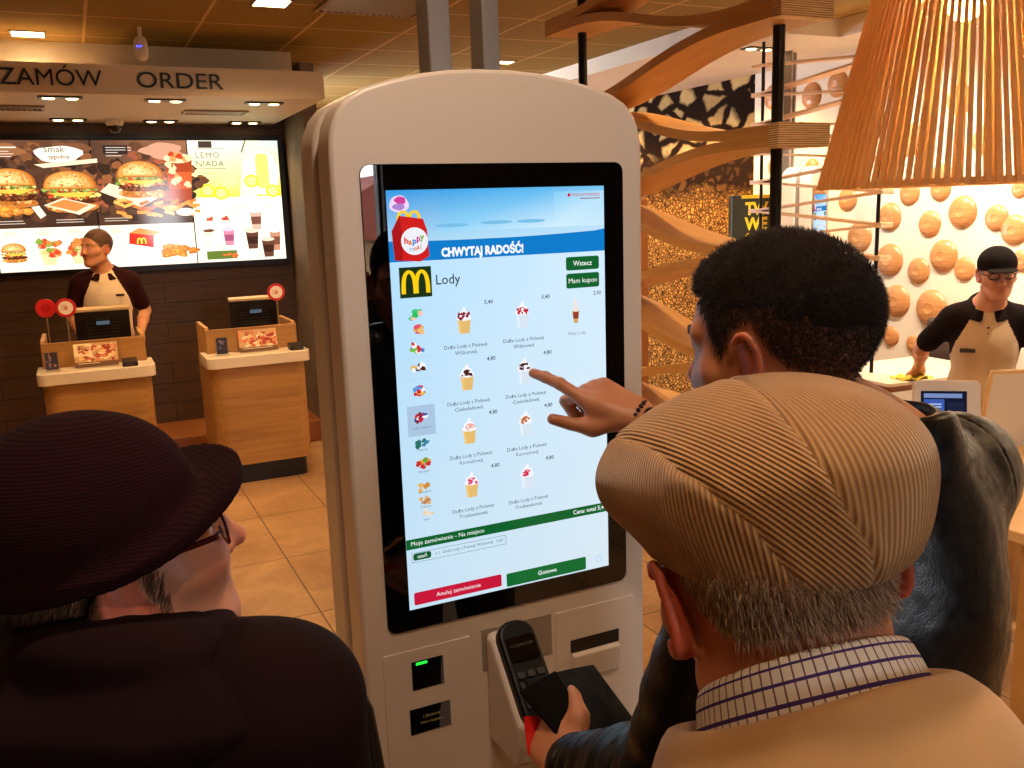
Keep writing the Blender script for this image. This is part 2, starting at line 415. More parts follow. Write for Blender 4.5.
def add_hand(S, W, d, n, right=True, sc=1.0, curl=((.25, .35, .2),) * 4, spread=.06, thumb=None, lead=None):
    """W wrist, d towards the fingers, n out of the back of the hand"""
    d = A3(d) / np.linalg.norm(d); n = A3(n) - d * (A3(n) @ d); n /= np.linalg.norm(n); t = np.cross(n, d) * (1 if right else -1); W = A3(W)
    S.frame()
    base = [(.089, .030), (.093, .0095), (.088, -.0105), (.079, -.029)]; seg = [(.043, .026, .022), (.047, .030, .023), (.043, .028, .023), (.034, .021, .020)]
    rad = [.0098, .0102, .0096, .0084]; tips = []
    for i in range(4):
        b = W + (d * base[i][0] + t * base[i][1]) * sc
        S.rc(W + (d * .008 + t * base[i][1] * .55) * sc, b - n * .002, .0175 * sc, .0125 * sc, k=.016)
    S.rc(W + (d * .03 + t * .02 - n * .012) * sc, W + (d * .07 + t * .024 - n * .007) * sc, .013 * sc, .011 * sc, k=.014)
    S.rc(W + (d * .03 - t * .022 - n * .01) * sc, W + (d * .068 - t * .026 - n * .007) * sc, .012 * sc, .010 * sc, k=.014)
    for i in range(4):
        p = W + (d * base[i][0] + t * base[i][1]) * sc; a = 0; r = rad[i] * sc
        dd = d + t * spread * (1.5 - i); dd /= np.linalg.norm(dd)
        pts = [p]; rs = [r * 1.12]
        for j in range(3):
            a += curl[i][j]; v = dd * math.cos(a) - n * math.sin(a); p = p + v * seg[i][j] * sc; pts.append(p); rs.append(r * (1.0, .93, .8)[j])
        S.chain(pts, rs, k=.0028); tips.append(p)
        for q, rr in zip(pts[1:3], rs[1:3]): S.sp(q + n * .001, rr * 1.05, k=.003)
    tb = W + (d * .022 + t * .022 - n * .008) * sc
    if thumb is None: thumb = [d * .6 + t * .75 - n * .35, d * .85 + t * .45 - n * .3, d * .95 + t * .2 - n * .3]
    pts = [tb]
    for v, L in zip(thumb, (.044, .036, .029)):
        v = A3(v); pts.append(pts[-1] + v / np.linalg.norm(v) * L * sc)
    S.chain(pts, [.016 * sc, .0128 * sc, .0108 * sc, .0088 * sc], k=.008)
    S.rc(pts[1], W + (d * .07 + t * .024) * sc, .009 * sc, .009 * sc, k=.02)
    return tips, pts, t
def skin_mat(name, base, red, rough=.5, sss=.12):
    t = NT(name); c = t.coord('Object'); nz = t.noise(c, 40, 4, .6); n2 = t.noise(c, 320, 3)
    a = t.node('Attribute', attribute_name='red'); f = t.math('ADD', a.outputs['Fac'], t.math('MULTIPLY', t.math('SUBTRACT', nz.outputs[0], .45), .7))
    col = t.mix(t.node('Clamp', {0: f}).outputs[0], srgb(*base), srgb(*red))
    h = t.node('Attribute', attribute_name='stubble'); col = t.mix(t.math('MULTIPLY', h.outputs['Fac'], t.ramp(n2.outputs[0], [(.35, (.25,)*3), (.6, (1,)*3)])), col, srgb(38, 24, 17))
    return t.bsdf(col, rough, 0, t.bump(n2.outputs[0], .2, .0006), Subsurface_Weight=sss, Subsurface_Radius=(.012, .005, .003), Subsurface_Scale=.5)
def cloth_mat(name, rgb, rough=.9, scale=900, var=.25, bump=.3, sheen=.3, spec=.2):
    t = NT(name); c = t.coord('Object'); nz = t.noise(c, scale, 2); n2 = t.noise(c, 9, 5)
    k = srgb(*rgb); col = t.ramp(n2.outputs[0], [(.3, tuple(x * (1 - var) for x in k[:3])), (.7, tuple(min(1, x * (1 + var)) for x in k[:3]))])
    return t.bsdf(col, rough, 0, t.bump(nz.outputs[0], bump, .0008), Sheen_Weight=sheen, Specular_IOR_Level=spec)
def leather_mat(name, rgb, rough=.38):
    t = NT(name); c = t.coord('Object'); v = t.node('TexVoronoi', {'Vector': c, 'Scale': 420}); n2 = t.noise(c, 16, 5, .6, .6); n3 = t.noise(c, 60, 4)
    h = t.math('ADD', t.math('MULTIPLY', v.outputs[0], .08), t.math('ADD', t.math('MULTIPLY', n2.outputs[0], 1.3), t.math('MULTIPLY', n3.outputs[0], .35)))
    k = srgb(*rgb)
    return t.bsdf(k, t.ramp(n3.outputs[0], [(.3, (rough - .08,)*3), (.7, (rough + .14,)*3)]), 0, t.bump(h, .38, .0035), Specular_IOR_Level=.28)
def strands(name, P, D, L, w, mat, parent, seg=3, droop=0.0, jitter=.25, bend=None):
    """short hairs: P roots, D directions, L lengths; each a thin three-sided tapering spike"""
    n = len(P); r = RNG; D = D + r.normal(size=D.shape) * jitter; D /= np.linalg.norm(D, axis=1)[:, None]
    u = np.cross(D, r.normal(size=D.shape)); u /= np.linalg.norm(u, axis=1)[:, None]; v = np.cross(D, u)
    V = np.empty((n, seg * 3 + 1, 3)); p = P.copy(); d = D.copy()
    for s_ in range(seg):
        ww = w * (1 - .75 * s_ / seg)
        for k in range(3):
            a = 2 * PI * k / 3; V[:, s_ * 3 + k] = p + (u * math.cos(a) + v * math.sin(a)) * ww
        p = p + d * (L / seg)[:, None]
        if bend is not None: d = d + bend / seg
        d = d + np.array([0, 0, -droop]) / seg; d /= np.linalg.norm(d, axis=1)[:, None]
    V[:, -1] = p; F = []
    for s_ in range(seg - 1):
        for k in range(3):
            a, b = s_ * 3 + k, s_ * 3 + (k + 1) % 3; F += [(a, b, b + 3), (a, b + 3, a + 3)]
    for k in range(3): F.append(((seg-1)*3 + k, (seg-1)*3 + (k + 1) % 3, seg * 3))
    F = np.array(F); m = seg * 3 + 1
    FF = (F[None] + (np.arange(n) * m)[:, None, None]).reshape(-1, 3)
    return np_mesh(name, V.reshape(-1, 3), FF, mat, parent, smooth=False)
def sample_mesh(V, F, n, mask=None):
    """random surface points and outward normals of a quad mesh"""
    a, b, c, d = (V[F[:, i]] for i in range(4)); nn = np.cross(c - a, d - b); ar = np.linalg.norm(nn, axis=1); N = nn / np.maximum(ar, 1e-12)[:, None]
    cen = (a + b + c + d) / 4
    wgt = ar * (1 if mask is None else mask(cen, N)); wgt = wgt / wgt.sum()
    i = RNG.choice(len(F), n, p=wgt); s_, t_ = RNG.random((2, n, 1))
    return (a[i] * (1 - s_) * (1 - t_) + b[i] * s_ * (1 - t_) + c[i] * s_ * t_ + d[i] * (1 - s_) * t_), N[i]
# ================================================================== THE ROOM
CZ = 2.85
def tile_mat(name, c0, c1, line, bw, bh, off, mort, rough=.4, nscale=3.0, bump=.15, spec=.5):
    t = NT(name); c = t.node('TexCoord'); mp = t.node('Mapping', {'Location': off}); t.t.links.new(c.outputs['Object'], mp.inputs[0])
    nz = t.noise(mp.outputs[0], nscale, 6, .65, .4); n2 = t.noise(mp.outputs[0], nscale * 14, 3)
    br = t.node('TexBrick', {'Vector': mp.outputs[0], 'Scale': 1.0, 'Mortar Size': mort, 'Mortar Smooth': .3, 'Brick Width': bw, 'Row Height': bh, 'Color1': (.4, .4, .4, 1), 'Color2': (.6, .6, .6, 1), 'Mortar': (.5, .5, .5, 1), 'Bias': 0.0}, offset=0.0)
    f = t.math('ADD', t.math('MULTIPLY', nz.outputs[0], .75), t.math('ADD', t.math('MULTIPLY', n2.outputs[0], .2), t.math('MULTIPLY', br.outputs[0], .25)))
    col = t.ramp(f, [(.42, srgb(*c0)), (.72, srgb(*c1))]); col = t.mix(br.outputs['Fac'], col, srgb(*line))
    h = t.math('ADD', t.math('MULTIPLY', br.outputs['Fac'], -1.0), t.math('MULTIPLY', n2.outputs[0], .2))
    return t.bsdf(col, t.math('MULTIPLY_ADD', nz.outputs[0], .25, rough - .12), 0, t.bump(h, bump, .002), Specular_IOR_Level=spec)
m_floor = tile_mat('floor_tiles', (150, 112, 72), (196, 156, 110), (84, 60, 38), .395, .74, (-.82 + .395 * 10, -3.83 + .74 * 10, 0), .004, .38)
m_ceil = tile_mat('ceiling_tiles', (132, 108, 60), (146, 120, 68), (196, 160, 104), .6, .6, (-.19 + 6, -5.63 + 12, 0), .010, .8, 25, .1, .1)
m_white = M_plain('white_paint', (226, 214, 196), .6, var=.03)
m_fascia = M_plain('fascia_paint', (226, 210, 186), .5, var=.02)
m_grey = M_plain('grey_paint', (150, 140, 128), .5)
def dark_panels(name):
    t = NT(name); c = t.node('TexCoord'); mp = t.node('Mapping', {'Rotation': (PI/2, 0, 0)}); t.t.links.new(c.outputs['Object'], mp.inputs[0])
    br = t.node('TexBrick', {'Vector': mp.outputs[0], 'Scale': 1.0, 'Mortar Size': .003, 'Brick Width': 1.2, 'Row Height': .16, 'Color1': (.4,)*3 + (1,), 'Color2': (.6,)*3 + (1,)}, offset=.5)
    v = t.coord('Object', (4, 4, 80)); nz = t.noise(v, 1, 5)
    col = t.ramp(t.math('ADD', t.math('MULTIPLY', nz.outputs[0], .6), t.math('MULTIPLY', br.outputs[0], .4)), [(.35, srgb(62, 42, 28)), (.65, srgb(88, 60, 40))])
    col = t.mix(br.outputs['Fac'], col, srgb(20, 15, 12))
    return t.bsdf(col, .5, 0, t.bump(br.outputs['Fac'], -.2, .002))
m_dark = dark_panels('dark_wood_panels')
m_concrete = M_plain('concrete_panel', (112, 96, 80), .7, bump=.3, bscale=30, var=.25)
m_grille = M_plain('grille_metal', (150, 126, 92), .4, .3)
m_black = M_plain('black_plastic', (14, 13, 13), .35)
m_blackm = M_plain('black_metal', (22, 19, 18), .45, .5)
m_glasspane = NT('window_glass'); _g = m_glasspane.node('BsdfTransparent'); _h = m_glasspane.node('BsdfGlossy', {'Roughness': .02, 'Color': (.9, .95, 1, 1)}); _x = m_glasspane.node('MixShader', {0: .06, 1: _g.outputs[0], 2: _h.outputs[0]}); m_glasspane.t.links.new(_x.outputs[0], m_glasspane.out.inputs[0]); m_glasspane = m_glasspane.m

def struct(mb, name, mats): return tag(mb.build(name, mats), kind='structure')
struct(MB().box(-3.3, 5.2, -3.2, 10, -.1, 0), 'floor', m_floor)
struct(MB().box(-3.3, 5.2, -3.2, 10, CZ, CZ + .1), 'ceiling', m_ceil)
struct(MB().box(-3.3, 1.72, 7.6, 7.75, 0, CZ), 'wall_back', m_dark)
struct(MB().box(1.62, 1.72, 6.85, 7.6, 0, CZ), 'wall_return', m_concrete)
struct(MB().box(1.62, 5.2, 9.6, 9.75, 0, CZ), 'wall_far', M_plain('far_wall', (120, 92, 62), .8, var=.1))
struct(MB().box(-3.3, -3.15, -3.1, 7.6, 0, CZ), 'wall_left', M_plain('left_wall', (150, 128, 104), .8, var=.08))
# --- right wall: white in front, photographic stone print beyond
def stone_print():
    t = NT('stone_mural'); c = t.coord('Object'); sp = t.node('SeparateXYZ', {0: c}); z = sp.outputs[2]
    nz = t.noise(c, 5, 4, .6); d = t.node('VectorMath', operation='MULTIPLY_ADD'); t.set(d.inputs[0], nz.outputs['Color']); d.inputs[1].default_value = (.12,) * 3; t.set(d.inputs[2], c)
    mp = t.node('Mapping', {'Vector': d.outputs[0], 'Scale': (0, .72, 1.1)})
    def layer(scale, lo, hi, c0, c1):
        v = t.node('TexVoronoi', {'Vector': mp.outputs[0], 'Scale': scale}, feature='DISTANCE_TO_EDGE'); v2 = t.node('TexVoronoi', {'Vector': mp.outputs[0], 'Scale': scale})
        g = t.node('SeparateColor', {0: v2.outputs['Color']}); n3 = t.noise(c, scale * 6, 4, .65)
        face = t.mix(t.math('ADD', t.math('MULTIPLY', g.outputs[0], .5), t.math('MULTIPLY', n3.outputs[0], .5)), srgb(*c0), srgb(*c1))
        return t.mix(t.ramp(v.outputs['Distance'], [(lo, (0,)*3), (hi, (1,)*3)]), srgb(30, 16, 8), face)
    big = layer(4.6, .09, .17, (120, 90, 52), (206, 176, 124)); small = layer(36, .0, .3, (120, 72, 28), (216, 158, 78)); mid = layer(11, .12, .3, (40, 22, 10), (92, 60, 30))
    col = t.mix(t.ramp(z, [(.0, (0,)*3), (.01, (1,)*3)]), mid, mid)
    zz = t.math('ADD', z, t.math('MULTIPLY', t.math('SUBTRACT', nz.outputs[0], .5), .35))
    f1 = t.node('MapRange', {'Value': zz, 'From Min': 2.12, 'From Max': 2.2}); f2 = t.node('MapRange', {'Value': zz, 'From Min': 1.9, 'From Max': 1.72})
    col = t.mix(f2.outputs[0], t.mix(f1.outputs[0], mid, big), small)
    return t.bsdf(col, .9, Specular_IOR_Level=.08)
mb = MB(); mb.cur = 0; mb.box(5.0, 5.15, -3.1, 5.89, 0, CZ); mb.cur = 1; mb.box(5.0, 5.15, 5.89, 9.6, 0, CZ)
struct(mb, 'wall_right', [m_white, stone_print()])
# --- lowered ceiling on the right, round the recess over the tables
mb = MB(); mb.box(3.68, 5.0, 4.46, 9.6, 2.74, CZ); mb.box(4.45, 5.0, -3.1, 4.46, 2.74, CZ); struct(mb, 'trim_1', m_white)
# --- bulkhead over the order counters
mb = MB(); mb.box(-3.15, 1.54, 5.9, 7.6, 2.48, 2.645); mb.box(-3.15, 1.47, 6.45, 7.6, 2.645, CZ); o = struct(mb, 'trim_2', m_fascia)
mb = MB(); mb.box(-3.15, 1.62, 6.97, 7.6, 0, .165); bevel(struct(mb, 'baseboard_back', M_wood('bench_wood', (124, 72, 30), (164, 100, 46), 1, 0)), .006)
# --- glazed shop front behind the photographer
wins = [(1.25, 1.86, 1.33, 2.5)]
mb = MB(); xs = [-3.3] + [a for w in wins for a in w[:2]] + [5.2]
for i in range(0, len(xs), 2): mb.box(xs[i], xs[i+1], -3.2, -3.0, 0, CZ)
for a, b, z0, z1 in wins: mb.box(a, b, -3.2, -3.0, 0, z0); mb.box(a, b, -3.2, -3.0, z1, CZ)
struct(mb, 'wall_front', M_plain('pier_paint', (70, 60, 52), .7))
for i, (a, b, z0, z1) in enumerate(wins):
    f = MB(); f.box(a, a+.02, -3.14, -3.06, z0, z1); f.box(b-.02, b, -3.14, -3.06, z0, z1); f.box(a, b, -3.14, -3.06, z0, z0+.02); f.box(a, b, -3.14, -3.06, z1-.02, z1)
    w = tag(f.build('window_%d' % (i + 1), m_blackm), kind='structure')
    MB().box(a+.02, b-.02, -3.105, -3.095, z0+.02, z1-.02).build('pane', m_glasspane, w)
tag(MB().box(-30, 30, -40, -3.2, -.3, -.12).build('floor_outside', M_plain('lawn', (74, 92, 44), .9, var=.3)), kind='structure')
# --- neighbouring house seen mirrored in the glass
h = thing('house', 'brick house with a red pitched roof seen mirrored in the screen edge', 'house', (7.6, -22, -.12)); h.scale = (.55, .55, .55)
MB().box(-5, 5, -3, 3, 0, 2.3).build('wall', M_plain('brick', (150, 112, 84), .9, var=.15), h)
MB().prism([(-5.5, 2.2), (5.5, 2.2), (0, 5.3)], -3.4, 3.4, 'Y').build('roof', M_plain('roof_tiles', (128, 58, 44), .8, bump=.5, bscale=20, var=.2), h)
for x in (-3, 0, 3): MB().box(x-.5, x+.5, 2.98, 3.04, .8, 1.8).build('window', M_plain('house_window', (90, 100, 110), .2), h)
# ------------------------------------------------------------------ ceiling fittings
m_lamp = M_emit('lamp_diffuser', (255, 226, 176), 9.0)
def recessed(name, label, x, y, z, s, cat='light'):
    t = thing(name, label, cat, (x, y, z), 0, 'square lights in the ceiling')
    f = MB()
    for a in range(4):
        f.M = Matrix.Rotation(a * PI / 2, 4, 'Z'); f.box(-s/2 - .012, s/2 + .012, s/2, s/2 + .012, -.006, .0)
    f.M = None; f.build('frame', m_grille, t); MB().box(-s/2, s/2, -s/2, s/2, -.004, -.001).build('diffuser', m_lamp, t); return t
recessed('ceiling_light', 'square ceiling light above the left half of the order sign', -.106, 6.22, CZ, .17)
recessed('ceiling_light', 'square ceiling light at the top edge left of the ceiling vent', 1.067, 5.03, CZ, .17)
recessed('ceiling_light', 'small square ceiling light just right of the metal posts', 3.09, 6.48, CZ, .12)
def vent(name, label, x, y, z, sx, sy, group, n=9):
    t = thing(name, label, 'vent', (x, y, z), 0, group)
    f = MB(); f.box(-sx/2, sx/2, -sy/2, -sy/2+.02, -.012, 0); f.box(-sx/2, sx/2, sy/2-.02, sy/2, -.012, 0); f.box(-sx/2, -sx/2+.02, -sy/2+.02, sy/2-.02, -.012, 0); f.box(sx/2-.02, sx/2, -sy/2+.02, sy/2-.02, -.012, 0)
    f.build('frame', m_grille, t); MB().box(-sx/2+.02, sx/2-.02, -sy/2+.02, sy/2-.02, -.002, 0).build('backing', m_black, t)
    s = MB()
    for i in range(n):
        x0 = -sx/2 + .03 + (sx - .06) * (i + .5) / n; w = (sx - .06) / n * .4
        s.M = Matrix.Translation((x0, 0, -.008)) @ Matrix.Rotation(.5, 4, 'Y'); s.box(-w, w, -sy/2 + .02, sy/2 - .02, -.001, .001)
    s.M = None; s.build('slats', m_grille, t); return t
vent('ceiling_vent', 'slatted air vent in the tiled ceiling above the kiosk', 1.60, 4.86, CZ, .57, .57, 'air vents', 14)
vent('soffit_vent', 'slatted air vent in the soffit below the word ORDER', .98, 6.72, 2.48, .42, .22, 'air vents', 12)
vent('soffit_vent', 'slatted air vent in the soffit at the left photo edge', -.28, 6.62, 2.48, .42, .22, 'air vents', 12)
m_spot = M_emit('spot_bulb', (255, 214, 150), 14.0)
def twin(label, x, y, z, lit=True):
    t = thing('downlight', label, 'light', (x, y, z), 0, 'twin downlights in the soffits')
    f = MB(); f.prism(rrect(-.12, .12, -.055, .055, .02), -.008, 0); f.build('trim_plate', m_black if lit else m_grille, t)
    for s_ in (-1, 1):
        b = MB(); b.lathe([(.0, -.014), (.028, -.013), (.034, -.008), (.036, 0)], 16, (s_ * .062, 0, 0)); b.build('bulb', m_spot if lit else m_black, t)
        if lit: b2 = MB(); b2.lathe([(.034, -.008), (.042, -.011), (.044, -.003), (.036, -.0)], 16, (s_ * .062, 0, 0)); b2.build('rim', m_grille, t)
    return t
DL_BACK = [(.061, 7.3), (.676, 7.34), (1.289, 7.38)]; DL_FRONT = [(.023, 6.07), (.602, 6.11), (1.207, 6.16)]
for (x, y), w in zip(DL_BACK, ('left', 'middle', 'right')): twin('lit twin downlight close to the menu boards, %s one of the back row' % w, x, y, 2.48)
for (x, y), w in zip(DL_FRONT, ('left', 'middle', 'right')): twin('twin downlight just behind the sign edge, %s one of the front row' % w, x, y, 2.48)
twin('twin downlight in the white soffit beside the black divider pole', 4.2, 4.92, 2.74)
t = thing('dome_camera', 'small white dome security camera under the soffit above the menu boards', 'camera', (.36, 7.3, 2.48))
MB().lathe([(0, 0), (.06, 0), (.06, -.03), (.05, -.045)], 24).build('base', m_white, t)
MB().lathe([(.05, -.045), (.046, -.07), (.03, -.09), (0, -.097)], 24).build('dome', M_plain('smoked_dome', (52, 40, 34), .08), t)
t = thing('motion_sensor', 'white rounded motion sensor with two blue lights above the order sign', 'sensor', (.475, 5.86, CZ))
MB().lathe([(.012, 0), (.012, -.05), (.025, -.055), (.036, -.075), (.038, -.13), (.034, -.165), (.02, -.182), (0, -.186)], 24).build('housing', m_white, t, True)
for x in (-.009, .009): MB().lathe([(0, -.004), (.006, -.003), (.006, .003), (0, .004)], 10, (x - .012, -.036, -.11)).build('blue_light', M_emit('blue_led', (60, 70, 255), 4), t)
# ------------------------------------------------------------------ lettering on the bulkhead
def text_mesh(txt, h, ext, width=None, bold=0.0):
    cu = bpy.data.curves.new('t', 'FONT'); cu.body = txt; cu.size = h / .69; cu.extrude = ext; cu.offset = bold * h; cu.resolution_u = 6
    o = bpy.data.objects.new('t', cu); COL.objects.link(o); me = bpy.data.meshes.new_from_object(o.evaluated_get(bpy.context.evaluated_depsgraph_get()))
    bpy.data.objects.remove(o); bpy.data.curves.remove(cu)
    if width:
        xs = [v.co.x for v in me.vertices]; k = width / (max(xs) - min(xs)); x0 = min(xs)
        for v in me.vertices: v.co.x = (v.co.x - x0) * k
    return me
m_letter = M_plain('sign_letters', (34, 24, 20), .4)
for txt, x, w, lab in (('ZAMÓW', -.268, .52, 'dark raised lettering reading ZAMÓW on the pale bulkhead'), ('ORDER', .437, .485, 'dark raised lettering reading ORDER on the pale bulkhead')):
    me = text_mesh(txt, .088, .004, w, 0.0); me.transform(FACE_NY @ Matrix.Translation((0, 0, 0)))
    o = link('sign_lettering', me, m_letter); o.location = (x, 5.895, 2.522); tag(o, lab, 'sign', 'words on the order sign')
# ------------------------------------------------------------------ menu boards
m_menu = M_screen('menu_print', 1.25)
def speckle(c, u, v, a, b, n, cols, R, r0, r1, dome=False):
    """many small dabs inside an ellipse (or its upper half)"""
    for _ in range(n):
        t, k = R.uniform(0, PI if dome else 2 * PI), R.random() ** .5; q = R.uniform(r0, r1); cc = R.choice(cols); m = R.uniform(.85, 1.1)
        c.blob(u + a * k * math.cos(t), v + b * k * math.sin(t), q, q * R.uniform(.6, 1), tuple(min(255, int(x * m)) for x in cc), .25, 9, seed=R.randrange(10 ** 6))
def bun_burger(c, u, v, w, h, s, dark=1.0):
    R = random.Random(s); BR = [(196, 116, 46), (224, 150, 70), (170, 92, 36)]; FILL = [(150, 60, 30), (206, 70, 40), (120, 150, 56), (240, 190, 90), (90, 46, 26), (226, 120, 60), (250, 214, 120)]
    c.blob(u, v - h * .36, w * .47, h * .13, (190, 112, 46), .04, seed=s); speckle(c, u, v - h * .36, w * .44, h * .1, 40, BR + [(244, 186, 110)], R, w * .02, w * .05)
    c.blob(u + w * .02, v - h * .22, w * .5, h * .10, (92, 46, 26), .08, seed=s + 1); speckle(c, u, v - h * .22, w * .47, h * .09, 60, [(92, 46, 26), (130, 66, 36), (70, 34, 20), (150, 84, 44)], R, w * .02, w * .045)
    speckle(c, u, v - h * .09, w * .49, h * .09, 110, FILL, R, w * .018, w * .05)
    c.poly([(u - w * .42, v - h * .05), (u + w * .44, v - h * .04), (u + w * .2, v - h * .15), (u - w * .12, v - h * .13)], (250, 190, 70))
    speckle(c, u, v + h * .03, w * .48, h * .05, 90, [(130, 160, 60), (150, 176, 76), (190, 60, 40), (96, 120, 40), (210, 190, 110)], R, w * .015, w * .04)
    for k, (col, q) in enumerate((((176, 98, 38), 1.0), ((206, 128, 54), .93), ((226, 154, 76), .82), ((242, 182, 104), .62), ((252, 208, 140), .4))):
        c.poly([(u - w * .03 * k * .6 + w * .47 * q * math.cos(PI * i / 18), v + h * (.04 + .018 * k) + h * .41 * q * math.sin(PI * i / 18) ** .8) for i in range(19)], col)
    speckle(c, u, v + h * .07, w * .42, h * .34, 40, [(214, 138, 62), (236, 172, 92), (196, 116, 48)], R, w * .012, w * .03, True); speckle(c, u, v + h * .12, w * .36, h * .27, 46, [(255, 236, 190), (250, 222, 160)], R, w * .007, w * .012, True)
def nuggets(c, u, v, w, h, s, n=7, base=(214, 128, 46)):
    R = random.Random(s)
    for i in range(n):
        x, y = u + R.uniform(-.4, .4) * w, v + R.uniform(-.3, .3) * h; m = R.uniform(.8, 1.08)
        for k, f in enumerate((1.0, .8, .5)): c.blob(x - w * .015 * k, y + h * .03 * k, w * .16 * f, h * .2 * f, tuple(min(255, int(q * m * (1 + .16 * k))) for q in base), .18, seed=s + i)
        speckle(c, x, y, w * .12, h * .14, 8, [(240, 176, 96), (186, 104, 40)], R, w * .01, w * .03)
def cup(c, u, v, w, h, body, top=None, band=None):
    c.poly([(u - w * .36, v - h / 2), (u + w * .36, v - h / 2), (u + w * .5, v + h * .36), (u - w * .5, v + h * .36)], body)
    if band: c.poly([(u - w * .40, v - h * .25), (u + w * .40, v - h * .25), (u + w * .46, v + h * .1), (u - w * .46, v + h * .1)], band)
    c.ell(u, v + h * .38, w * .52, h * .1, top or (240, 232, 220), 16)
def lines(c, u, v, w, n, dv, rgb, s=0, hh=.004):
    R = random.Random(s)
    for i in range(n): c.rect(u, v - i * dv - hh, u + w * R.uniform(.55, 1), v - i * dv, rgb)
def menu_left(c, W, H):
    c.rect(0, 0, W, H * .335, (246, 232, 206)); c.grad(0, H * .335, W, H, (74, 48, 34), (60, 40, 30), (84, 56, 42), (110, 70, 50))
    speckle(c, .32, .62, .5, .27, 160, [(96, 60, 40), (60, 40, 30), (130, 80, 48), (80, 50, 34)], random.Random(77), .015, .05); c.blob(.1, .86, .14, .05, (150, 96, 60), .2, seed=3); c.blob(.55, .87, .12, .05, (120, 76, 50), .2, seed=4); c.rect(0, .875, .2, .885, (232, 214, 190)); lines(c, .02, .855, .2, 3, .018, (240, 226, 206), 3)
    c.blob(.47, .83, .15, .065, (245, 232, 210), .12, seed=8); c.text('Smak', .37, .845, .045, (90, 60, 40), bold=.03); c.text('tygodnia', .40, .80, .028, (110, 76, 50), bold=.02)
    c.poly([(.3, .76), (.72, .80), (.72, .77), (.36, .735)], (236, 216, 180))
    bun_burger(c, .13, .60, .36, .30, 10); bun_burger(c, .52, .57, .38, .32, 30)
    c.poly([(.33, .47), (.46, .52), (.68, .46), (.56, .395)], (238, 214, 178)); c.poly([(.36, .47), (.47, .51), (.63, .465), (.54, .42)], (206, 130, 66))
    nuggets(c, .15, .445, .3, .11, 50, 8); c.poly([(.25, .46), (.30, .47), (.34, .40), (.3, .375)], (244, 226, 200)); lines(c, .02, .365, .2, 2, .018, (222, 206, 190), 5); lines(c, .40, .365, .2, 2, .018, (222, 206, 190), 6)
    for i, u in enumerate((.10, .31, .52)): lines(c, u - .05, .29, .11, 3, .012, (200, 176, 140), 9 + i)
    bun_burger(c, .10, .14, .17, .15, 60); 
    for u, s_ in ((.33, 70), (.53, 90)):
        R = random.Random(s_); c.poly([(u - .04, .04), (u + .035, .04), (u + .06, .15), (u - .07, .15)], (238, 206, 150))
        for i in range(26): c.blob(u + R.uniform(-.07, .07), .155 + R.uniform(-.055, .06), .022, .018, R.choice([(206, 66, 40), (226, 130, 60), (128, 156, 60), (240, 190, 120), (196, 90, 50)]), .2, seed=s_ + i)
def menu_mid(c, W, H):
    c.rect(0, 0, W, H * .335, (246, 232, 206)); c.grad(0, H * .335, W, H, (74, 48, 34), (70, 46, 34), (150, 100, 72), (84, 56, 42))
    speckle(c, .32, .62, .46, .27, 160, [(96, 60, 40), (60, 40, 30), (140, 84, 50), (80, 50, 34), (170, 90, 60)], random.Random(78), .015, .05); lines(c, .10, .88, .18, 4, .02, (236, 220, 200), 2); c.rect(.08, .83, .25, .895, (52, 40, 36)); lines(c, .10, .88, .14, 3, .018, (236, 220, 200), 2); c.blob(.5, .85, .16, .06, (206, 150, 120), .2, seed=5)
    bun_burger(c, .32, .64, .36, .30, 110)
    c.poly([(.03, .56), (.1, .62), (.42, .50), (.3, .44)], (238, 214, 178)); bun_burger(c, .32, .65, .35, .29, 110)
    cup(c, .60, .66, .20, .36, (168, 66, 30), (250, 226, 170), (206, 90, 40)); R = random.Random(4)
    for i in range(18): c.blob(.60 + R.uniform(-.08, .08), .70 + R.uniform(-.1, .14), .024, .024, R.choice([(240, 150, 90), (255, 220, 160), (196, 70, 34)]), .2, seed=i)
    for i in range(34):
        x, y, a = .36 + R.uniform(-.25, .3), .43 + R.uniform(-.05, .07), R.uniform(-.6, .6); L = .07
        c.stroke([(x, y), (x + L * math.cos(a), y + L * math.sin(a))], .022, R.choice([(226, 120, 46), (240, 150, 66), (206, 96, 36), (250, 180, 90)]))
    c.ell(.62, .395, .07, .03, (250, 232, 200)); lines(c, .04, .365, .26, 2, .018, (222, 206, 190), 7)
    for u in (.07, .40): lines(c, u, .29, .10, 4, .012, (200, 176, 140), int(u * 100))
    c.poly([(.22, .06), (.34, .03), (.36, .17), (.20, .20)], (246, 238, 228)); c.poly([(.34, .03), (.44, .09), (.43, .20), (.36, .17)], (226, 214, 204)); c.poly([(.19, .17), (.36, .135), (.37, .225), (.2, .25)], (204, 44, 30)); c.poly([(.2, .25), (.37, .225), (.43, .25), (.27, .285)], (226, 140, 66)); c.arches(.28, .165, .06, .045, (250, 214, 60), .17)
    nuggets(c, .55, .11, .26, .13, 210, 12, (214, 120, 40)); lines(c, .5, .27, .14, 3, .012, (200, 176, 140), 8)
